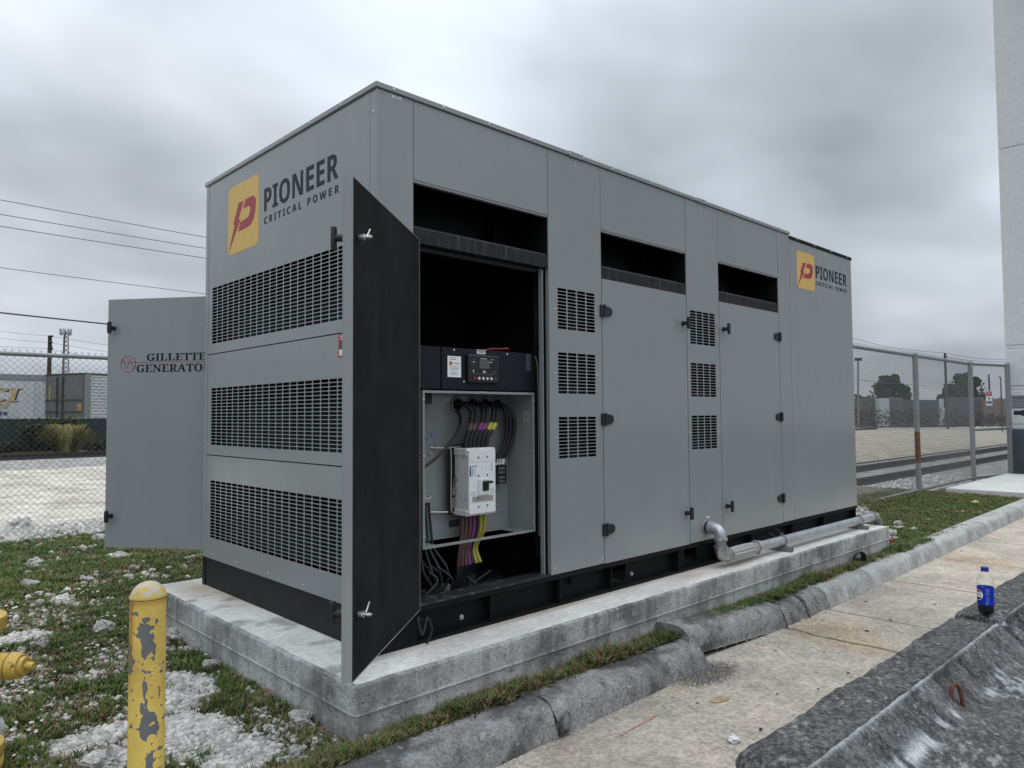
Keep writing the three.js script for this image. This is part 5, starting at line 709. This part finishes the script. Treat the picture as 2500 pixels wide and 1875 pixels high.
function tree(x, z, lobes, n, size, col, label, seed, trunkH, group = 'trees beyond the fences') {
  const t = thing('tree', label, 'tree', group); t.position.set(x, -.5, z);
  const tr = [rod(V(0, 0, 0), V(.1, trunkH, 0), .28, 8, .18)]; lobes.forEach(L => tr.push(rod(V(.1, trunkH * .85, 0), V(L[0], L[1], L[2]), .14, 6, .04)));
  add('trunk', tr, plain(.06, .05, .04, .95), t); add('crown', [foliage(seed, lobes, n, size)], mLeaf(seed, ...col), t, true); return t;
}
const D = (px, py, d) => camera.position.clone().addScaledVector(FWD, d).addScaledVector(CR, (px - 1250) / FPX * d).addScaledVector(CU, (937.5 - py) / FPX * d);
{
  sheet('grass_verge', -60, 60, -60, -31.5, -.41, mFarGrass, 'grass verge behind the far rail');
  const sc = thing('screened_fence', 'low fence covered in dark green windscreen fabric before the trailers', 'fence');
  { const g = new THREE.PlaneGeometry(40, 1.75, 160, 6), p = g.attributes.position; for (let i = 0; i < p.count; i++) p.setZ(i, .10 * (fbm(p.getX(i) * 1.2, p.getY(i), 3, 2201) - .5)); g.computeVertexNormals(); add('fabric', [g.translate(8, .32, -39.5)], M({ map: rep(tex(256, 256, (u, v, c) => { const n = fbm(u * 10, v * 6, 4, 2205, 10, 6); c[0] = .016 + .012 * n; c[1] = .026 + .014 * n; c[2] = .026 + .014 * n; }), 6), roughness: .9, side: THREE.DoubleSide }), sc); }
  for (let i = 0; i < 12; i++) add('post', [rod(V(-11 + i * 3.3, -.5, -39.62), V(-11 + i * 3.3, 1.3, -39.62), .03, 6)], mGalv, sc); add('top_rail', [rod(V(-12, 1.22, -39.6), V(28, 1.22, -39.6), .025, 6)], mGalv, sc);
  // trailers
  const mT = M({ map: rep(tex(256, 256, (u, v, c) => { const k = .56 + .12 * (fbm(u * 8, v * 8, 4, 2211, 8, 8) - .5) - .07 * sst(.5, .8, fbm(u * 60, v * 3, 3, 2212, 60, 3)); c[0] = k * .97; c[1] = k; c[2] = k * 1.01; }), 4), roughness: .55 });
  const t1 = thing('box_trailer', 'white box trailer with gold lettering behind the screened fence', 'trailer', 'trailers parked behind the screened fence');
  add('box', [rbox(-9, 7.35, .75, 3.62, -47.2, -44.6, .04)], mT, t1); add('top_trim', [box(-9, 7.36, 3.35, 3.66, -44.6, -44.56)], mGalv, t1); add('bottom_trim', [box(-9, 7.36, .72, .9, -44.6, -44.55)], mGalv, t1);
  for (let i = 0; i < 8; i++) add('panel_seam', [box(-7.2 + i * 2.0, -7.18 + i * 2.0, .9, 3.35, -44.6, -44.585)], mGalv, t1);
  for (const x of [5.6, 4.4]) put('wheel', new THREE.CylinderGeometry(.5, .5, .3, 20).rotateX(Math.PI / 2), mRubber, t1, x, .1, -45);
  const itl = g => { g.computeBoundingBox(); g.applyMatrix4(new THREE.Matrix4().makeShear(0, 0, .25, 0, 0, 0)); return g; };
  const shr = (g, y0) => { const p = g.attributes.position; for (let i = 0; i < p.count; i++) p.setX(i, p.getX(i) + .28 * (p.getY(i) - y0)); return g; };
  add('lettering', [shr(textFit('CI', 'droid_serif_bold', 4.55, 5.95, 2.15, 2.92, .02), 2.15).translate(0, 0, -44.58)], plain(.52, .38, .17, .5), t1); add('lettering_shadow', [shr(textFit('CI', 'droid_serif_bold', 4.63, 6.03, 2.12, 2.89, .01), 2.12).translate(0, 0, -44.594)], plain(.015, .02, .10, .5), t1);
  add('lettering', [shr(textFit('ess', 'droid_serif_bold', 4.75, 5.55, 1.80, 2.06, .02), 1.78).translate(0, 0, -44.58)], plain(.52, .38, .17, .5), t1); add('lettering', [textFit('RRIER', 'droid_sans_bold', 4.6, 5.58, 1.42, 1.60, .02).translate(0, 0, -44.58)], plain(.015, .02, .12, .5), t1);
  const t2 = thing('box_trailer', 'white ribbed trailer with dull grey rear doors behind the screened fence', 'trailer', 'trailers parked behind the screened fence'); const mDoor = M({ map: rep(tex(256, 256, (u, v, c) => { const k = .145 + .05 * (fbm(u * 8, v * 8, 4, 2221, 8, 8) - .5); c[0] = k; c[1] = k * .98; c[2] = k * .92; }), 3), roughness: .7 });
  { const A = D(207, 1000, 40), B = D(111, 1000, 41.2); t2.position.set(A.x, 0, A.z); t2.rotation.y = Math.atan2(-(B.x - A.x), -(B.z - A.z)); const w = Math.hypot(B.x - A.x, B.z - A.z), dk = plain(.04, .04, .04, .7);
  add('box', [rbox(0, 14, .75, 3.66, -w, 0, .03)], mT, t2); for (let i = 0; i < 16; i++) add('rib', [box(.35, 14, .95 + i * .17, .99 + i * .17, 0, .035)], mT, t2);
  add('corner_trim', [box(-.05, .3, .75, 3.68, .002, .05)], mGalv, t2);
  for (const [z0, z1] of [[-w + .05, -w / 2 - .02], [-w / 2 + .02, -.05]]) add('rear_door', [rbox(-.08, -.005, .85, 3.58, z0, z1, .02)], mDoor, t2);
  add('roof_edge', [box(-.1, 14, 3.63, 3.71, -w - .02, .05)], dk, t2);
  for (const z of [-w * .66, -w * .52]) add('lock_bar', [rod(V(-.11, .85, z), V(-.11, 3.55, z), .05, 6)], dk, t2); for (const y of [2.2, 1.55]) add('hinge_bar', [box(-.12, -.08, y, y + .08, -w + .1, -.1)], plain(.07, .07, .065, .7), t2);
  add('warning_print', [box(-.105, -.083, 1.62, 2.02, -.45, -.14)], plain(.40, .27, .06, .6), t2); add('side_mark', [box(-.105, -.083, 2.25, 3.0, -w + .42, -w + .5)], plain(.5, .42, .12, .6), t2); }
  // utility pole and wires parallel to the yard
  const up = thing('utility_pole', 'dark leaning wooden utility pole with three insulators beyond the trailers', 'utility pole'); const a = D(118, 1000, 62), b2 = D(122, 819, 62);
  add('shaft', [rod(V(a.x, -.5, a.z), b2, .20, 10, .15)], plain(.05, .045, .04, .9), up); add('lower_section', [rod(D(120, 900, 61.8), D(123.5, 842, 61.8), .13, 8)], plain(.05, .045, .04, .9), up); for (const [px, py] of [[119, 821], [117.5, 836], [118.5, 851]]) add('insulator', [rod(D(px, py, 61.8), D(px + 10, py - .3, 61.8), .07, 8, .09)], plain(.03, .03, .03, .6), up);
  const wire = (pts, r, label) => { const o = add('power_line', [tube(pts, r, 40, 5)], plain(.03, .032, .035, .6)); tag(o, label, 'power line', 'power lines'); };
  const line = (z, y0, y1, sag, r, label) => { const p = []; for (let i = 0; i <= 12; i++) { const x = mix(-25, 45, i / 12), t = (x - 1.6) / 5.8; p.push(V(x, mix(y0, y1, t) + sag * (x - 4.5) * (x - 4.5) * .0009, z)); } wire(p, r, label); };
  line(-22, 7.53, 7.405, 1, .0105, 'uppermost thin power line crossing the sky'); line(-22, 7.11, 7.02, 1, .0105, 'second thin power line below the uppermost one'); line(-22, 6.765, 6.68, 1, .0105, 'third thin power line of the upper bundle'); line(-22, 5.565, 5.447, 1, .009, 'single thin line below the upper bundle'); line(-22, 4.265, 4.07, 1, .024, 'thick black overhead cable meeting the rear door edge');
  for (const [l0, l1, l] of [[[0, 809], [119, 820], 'left span to top insulator of the leaning pole'], [[119, 820], [300, 848], 'right span from top insulator of the leaning pole'], [[0, 826], [118, 836], 'left span to middle insulator of the leaning pole'], [[118, 836], [300, 865], 'right span from middle insulator of the leaning pole'], [[0, 846], [118, 851], 'left span to lowest insulator of the leaning pole'], [[118, 851], [300, 885], 'right span from lowest insulator of the leaning pole']]) wire([D(...l0, 63), D((l0[0] + l1[0]) / 2, (l0[1] + l1[1]) / 2 + .6, 62.5), D(...l1, 62)], .013, 'thin wire, ' + l);
  // lattice tower with antennas
  const tw = thing('cell_tower', 'lattice mobile phone mast with white antenna panels', 'mast'); const TD = 150, base = D(156, 1040, TD), top = D(156, 806, TD); const H = top.y + .5; tw.position.set(base.x, -.5, base.z); const leg = (k, t) => { const w = mix(1.1, .42, t), an = k * 2.094 + .4; return V(Math.cos(an) * w, t * H, Math.sin(an) * w); }; const mTw = plain(.12, .125, .13, .6);
  for (let k = 0; k < 3; k++) add('leg', [rod(leg(k, 0), leg(k, 1), .09, 6)], mTw, tw); const brc = []; for (let i = 0; i < 22; i++) for (let k = 0; k < 3; k++) { brc.push(rod(leg(k, i / 22), leg((k + 1) % 3, (i + 1) / 22), .045, 4), rod(leg((k + 1) % 3, i / 22), leg(k, (i + 1) / 22), .045, 4)); } const bm = add('bracing', brc, mTw, tw); bm.userData.kind = 'stuff';
  add('platform', [new THREE.TorusGeometry(1.0, .08, 5, 24).rotateX(Math.PI / 2).translate(0, H - .6, 0)], mTw, tw); for (let i = 0; i < 9; i++) { const an = i * .698; put('antenna', new THREE.BoxGeometry(.26, 1.3, .14), plain(.42, .43, .43, .6), tw, Math.cos(an) * 1.05, H - .3, Math.sin(an) * 1.05, 0, -an + Math.PI / 2, 0); }
  // plants by the screen and behind the trailer
  const tc = D(80, 1000, 66); tree(tc.x, tc.z, [[0, 3.3, 0, 1.7, 1.0, 1.5], [-1.1, 2.9, .4, 1.2, .8, 1], [1.0, 3.0, 0, 1.1, .9, 1]], 2600, .16, [.045, .055, .025], 'bushy green tree showing above the lettered trailer', 2301, 2.0);
  const tc2 = D(252, 1000, 70); tree(tc2.x, tc2.z, [[0, 3.6, 0, .8, 1.0, .8], [.9, 3.2, 0, .7, .7, .7]], 900, .14, [.05, .058, .032], 'small sparse tree above the white ribbed trailer', 2305, 2.4);
  const shrub = (px, py, d, lobes, n, s, col, label, seed) => { const c = D(px, py, d), t = thing('shrub', label, 'shrub', 'shrubs along the screened fence'); t.position.set(c.x, -.42, c.z); add('foliage', [foliage(seed, lobes, n, s)], mLeaf(seed, ...col), t, true); };
  shrub(128, 1060, 36.0, [[0, 1.2, 0, 1.3, .5, .4], [-.7, .9, 0, .7, .5, .4], [.6, 1.35, 0, .6, .35, .4]], 2400, .07, [.035, .044, .02], 'vine tangle growing over the screened fence below the trailer doors', 2311);
  shrub(22, 1060, 36.5, [[0, 1.25, 0, 1.0, .45, .4], [-.6, 1.3, 0, .6, .4, .4]], 1500, .07, [.03, .038, .02], 'dark vine tangle on the screened fence below the gold lettering', 2315);
  shrub(90, 1100, 35.5, [[0, .3, 0, 1.4, .35, .3], [-1.6, .25, 0, 1, .3, .3]], 1600, .06, [.028, .035, .018], 'low dark weeds at the foot of the screened fence', 2317);
  shrub(245, 1095, 35.5, [[0, .25, 0, 1.0, .3, .3]], 900, .06, [.03, .036, .018], 'low weeds beside the tall ornamental grass', 2319);
  { const c = D(161, 1100, 35), t = thing('ornamental_grass', 'tall arching yellow green grass clump before the screened fence', 'plant'); t.position.set(c.x, -.42, c.z); const r = rng(2401), P = []; for (let i = 0; i < 650; i++) { const an = r() * 6.283, R = (.15 + .85 * r()) * .95, h = .75 + r() * .65, w = .018 + .012 * r(), dx = Math.cos(an), dz = Math.sin(an) * .6, bx = dx * .55 * r(), bz = dz * .4 * r(); const q = [[0, 0], [.25, .65], [.55, 1], [.82, .85], [1, .45 + .3 * r()]].map(([a, b]) => [bx + dx * R * a, b * h, bz + dz * R * a]); for (let k = 0; k < 4; k++) { const [x0, y0, z0] = q[k], [x1, y1, z1] = q[k + 1]; const w0 = w * (1 - k / 5), w1 = w * (1 - (k + 1) / 5), px = -dz * 1.3 + .5, pz = dx; P.push(x0 - px * w0, y0, z0 - pz * w0, x0 + px * w0, y0, z0 + pz * w0, x1 + px * w1, y1, z1 + pz * w1, x0 - px * w0, y0, z0 - pz * w0, x1 + px * w1, y1, z1 + pz * w1, x1 - px * w1, y1, z1 - pz * w1); } } const g = new THREE.BufferGeometry(); g.setAttribute('position', new THREE.Float32BufferAttribute(P, 3)); g.computeVertexNormals(); g.setAttribute('uv', new THREE.Float32BufferAttribute(new Float32Array(P.length / 3 * 2), 2)); add('blades', [g], M({ color: lin(.30, .275, .11), roughness: .85, side: THREE.DoubleSide }), t, true); }
}
// ---------------------------------------------------------------- far background, right
{
  const wall = (px0, px1, pyt, d, m, label, cat, name, depth = 2.5, pyb = null, extra) => { const a = D(px0, 1005, d), b = D(px1, 1005, d), top = D((px0 + px1) / 2, pyt, d).y; const t = thing(name, label, cat); const len = Math.hypot(b.x - a.x, b.z - a.z), an = Math.atan2(-(b.z - a.z), b.x - a.x); t.position.set(a.x, 0, a.z); t.rotation.y = an; add('wall', [rbox(0, len, -.5, top, -depth, 0, .03)], m, t); if (extra) extra(t, len, top); return t; };
  const g1 = M({ map: rep(tex(256, 256, (u, v, c) => { const k = .13 + .05 * (fbm(u * 8, v * 8, 4, 2501, 8, 8) - .5); c[0] = k; c[1] = k * .97; c[2] = k * .88; }), 5), roughness: .9 }), g2 = plain(.50, .52, .53, .7), g3 = plain(.10, .105, .11, .8), g4 = plain(.15, .155, .16, .8), g5 = M({ map: rep(tex(256, 256, (u, v, c) => { const k = fbm(u * 16, v * 16, 4, 2505, 16, 16); c[0] = .14 + .07 * k; c[1] = .11 + .05 * k; c[2] = .10 + .04 * k; }), 4), roughness: .9 });
  const ribs = n => (t, len, top) => { for (let i = 0; i < n; i++) add('rib', [box(len * (i + .4) / n, len * (i + .55) / n, -.3, top - .1, 0, .06)], g3, t); };
  wall(2060, 2090, 968, 92, g2, 'white shed wall at the foot of the light pole', 'shed', 'shed'); wall(2105, 2144, 971, 90, g1, 'tan grey container beyond the gravel road', 'container', 'container', 2.5, null, ribs(7)); wall(2146, 2172, 973, 89, g2, 'bright white shed front below the broad dark tree', 'shed', 'shed'); wall(2172, 2206, 971, 92, g4, 'pale grey shed beside the bright white front', 'shed', 'shed', 2.5, null, ribs(5)); wall(2206, 2296, 976, 95, g3, 'long dark grey container in the gap between the trees', 'container', 'container', 2.5, null, ribs(12)); wall(2296, 2305, 974, 88, g2, 'narrow white gate panel beside the dark container', 'panel', 'panel', .3);
  wall(2310, 2402, 971, 84, g4, 'grey slatted fence panel below the wide dark tree', 'fence', 'slatted_fence', .2, null, ribs(26)); wall(2402, 2475, 973, 82, g5, 'reddish brown block wall next to the slatted fence', 'wall', 'block_wall', .3);
  const hedge = (px0, px1, pyt, d, col, label, seed) => { const a = D(px0, 1005, d), b = D(px1, 1005, d), h = D(px0, pyt, d).y + .5, t = thing('hedge', label, 'hedge', 'brown undergrowth along the far fence'); const len = Math.hypot(b.x - a.x, b.z - a.z); t.position.set(a.x, -.5, a.z); t.rotation.y = Math.atan2(-(b.z - a.z), b.x - a.x); const L = []; for (let i = 0; i < len; i += 1.4) L.push([i, h * .5, 0, 1.2, h * .55, .6]); add('foliage', [foliage(seed, L, Math.round(len * 160), .12)], mLeaf(seed, ...col), t, true); };
  hedge(2060, 2240, 1000, 78, [.045, .038, .028], 'brown dry undergrowth below the tan container', 2601); hedge(2236, 2330, 1001, 80, [.04, .034, .03], 'dark brown undergrowth below the dark container', 2603); hedge(2330, 2470, 1008, 76, [.035, .036, .034], 'grey green undergrowth below the slatted fence', 2605);
  const T = (px, d, lobes, n, label, seed, col = [.028, .034, .020]) => { const c = D(px, 1005, d), rr = rng(seed), L0 = lobes.slice(); for (let i = 0; i < 16; i++) { const L = L0[i % L0.length], a = rr() * 6.283, e = rr() * 1.9 - .5; lobes.push([L[0] + L[3] * Math.cos(a) * Math.cos(e) * .95, L[1] + L[4] * Math.sin(e) * .95, L[2] + L[5] * Math.sin(a) * Math.cos(e) * .9, .45 + .5 * rr(), .3 + .35 * rr(), .5]); } tree(c.x, c.z, lobes, n, .34, col, label, seed, 3); };
  T(2172, 112, [[0, 4.6, 0, 2.6, 2.3, 2.6], [-2.6, 3.8, 0, 2.0, 1.5, 2], [2.6, 4.1, .4, 1.9, 1.6, 2], [-1.6, 5.6, 0, 1.3, .9, 1.2], [1.9, 5.7, 0, 1.1, .8, 1.2], [.4, 6.2, 0, 1.6, 1.2, 1.5], [-3.4, 2.6, 0, 1.4, 1, 1.2], [3.2, 2.8, 0, 1.3, 1.1, 1.2]], 5200, 'broad dark tree above the white shed front', 2701);
  T(2350, 108, [[1.6, 4.6, 0, 3.1, 2.6, 2.8], [-1.4, 3.9, 0, 2.8, 1.9, 2.4], [-3.8, 3.1, 0, 1.7, 1.5, 1.6], [3.8, 3.4, 0, 1.8, 1.7, 2], [2.2, 6.0, 0, 1.5, 1.1, 1.4], [5.0, 2.4, 0, 1.3, 1.0, 1.3]], 7000, 'wide dark tree above the slatted fence', 2705);
  T(2095, 120, [[0, 3.0, 0, 2.0, 1.2, 1.5], [2.2, 2.6, 0, 1.5, 1, 1.2], [-2, 3, 0, 1.6, 1.4, 1.4]], 2200, 'low dark tree behind the light pole', 2709); T(2232, 118, [[0, 2.2, 0, 2.2, .7, 1.2]], 900, 'low dark brush in the gap between the large trees', 2711); T(2440, 125, [[0, 2.6, 0, 2.0, .9, 1.5], [2, 2.0, 0, 1.6, .7, 1]], 1200, 'low leafy bush beside the block wall', 2713, [.04, .045, .03]);
  const pole = (px, pyt, d, r, label, lean = 0) => { const t = thing('utility_pole', label, 'utility pole', 'poles beyond the gravel road'); const b = D(px + lean, 1005, d), tp = D(px, pyt, d); add('shaft', [rod(V(b.x, -.5, b.z), tp, r, 8, r * .8)], plain(.055, .052, .05, .9), t); return [t, tp]; };
  const [pa, ta] = pole(2307, 862, 70, .13, 'tall wooden pole with wires rising between the two large trees', 5); add('crossbar', [rod(D(2304, 869, 70), D(2314, 871, 70), .05, 6)], plain(.05, .05, .05, .8), pa);
  pole(2414, 914, 90, .12, 'bare leaning pole to the side of the wide dark tree', 4); const [pc, tcp] = pole(2443, 922, 60, .06, 'thin curved lamp pole beside the block wall', 3); add('arm', [tube([tcp, D(2441, 920, 60), D(2438, 921, 60)], .05, 8, 6)], plain(.05, .05, .05, .8), pc);
  const lt = thing('light_pole', 'floodlight pole with two lamp heads beyond the gravel road', 'light pole'); add('shaft', [rod(V(D(2094, 1005, 75).x, -.5, D(2094, 1005, 75).z), D(2095, 882, 75), .12, 8, .09)], plain(.20, .195, .18, .8), lt); for (const [p0, p1] of [[2087, 2095], [2095.5, 2104]]) { const a = D(p0, 874, 75), b = D(p1, 880, 75); add('lamp_head', [rbox(-.17, .17, -.14, .14, -.14, .14, .03).rotateY(.8).translate((a.x + b.x) / 2, (a.y + b.y) / 2, (a.z + b.z) / 2)], plain(.03, .03, .03, .6), lt); }
  add('crossbar', [rod(D(2087, 880, 75), D(2104, 880, 75), .05, 6)], plain(.05, .05, .05, .7), lt);
  const w2 = (pts, label) => { const o = add('power_line', [tube(pts.map(([x, y]) => D(x, y, 70)), .018, 30, 5)], plain(.05, .052, .055, .6)); tag(o, label, 'power line', 'power lines'); };
  w2([[2060, 820], [2150, 843], [2230, 855], [2307, 862]], 'upper wire sagging to the tall wooden pole from the generator side'); w2([[2307, 862], [2370, 873], [2420, 877], [2480, 877]], 'upper wire from the tall wooden pole to the building'); w2([[2307, 870], [2370, 880], [2420, 883], [2480, 882]], 'lower wire from the tall wooden pole to the building'); w2([[2060, 918], [2090, 925], [2130, 931], [2260, 942]], 'low wire passing the light pole');
  const kb = thing('kerb_wall', 'low pale kerb along the far edge of the gravel road', 'kerb'); { const a = D(2060, 1037, 70), b = D(2480, 1030, 70); add('kerb_run', [rod(V(a.x, -.38, a.z), V(b.x, -.38, b.z), .14, 6)], plain(.42, .41, .38, .9), kb); }
}
renderer.render(scene, camera);
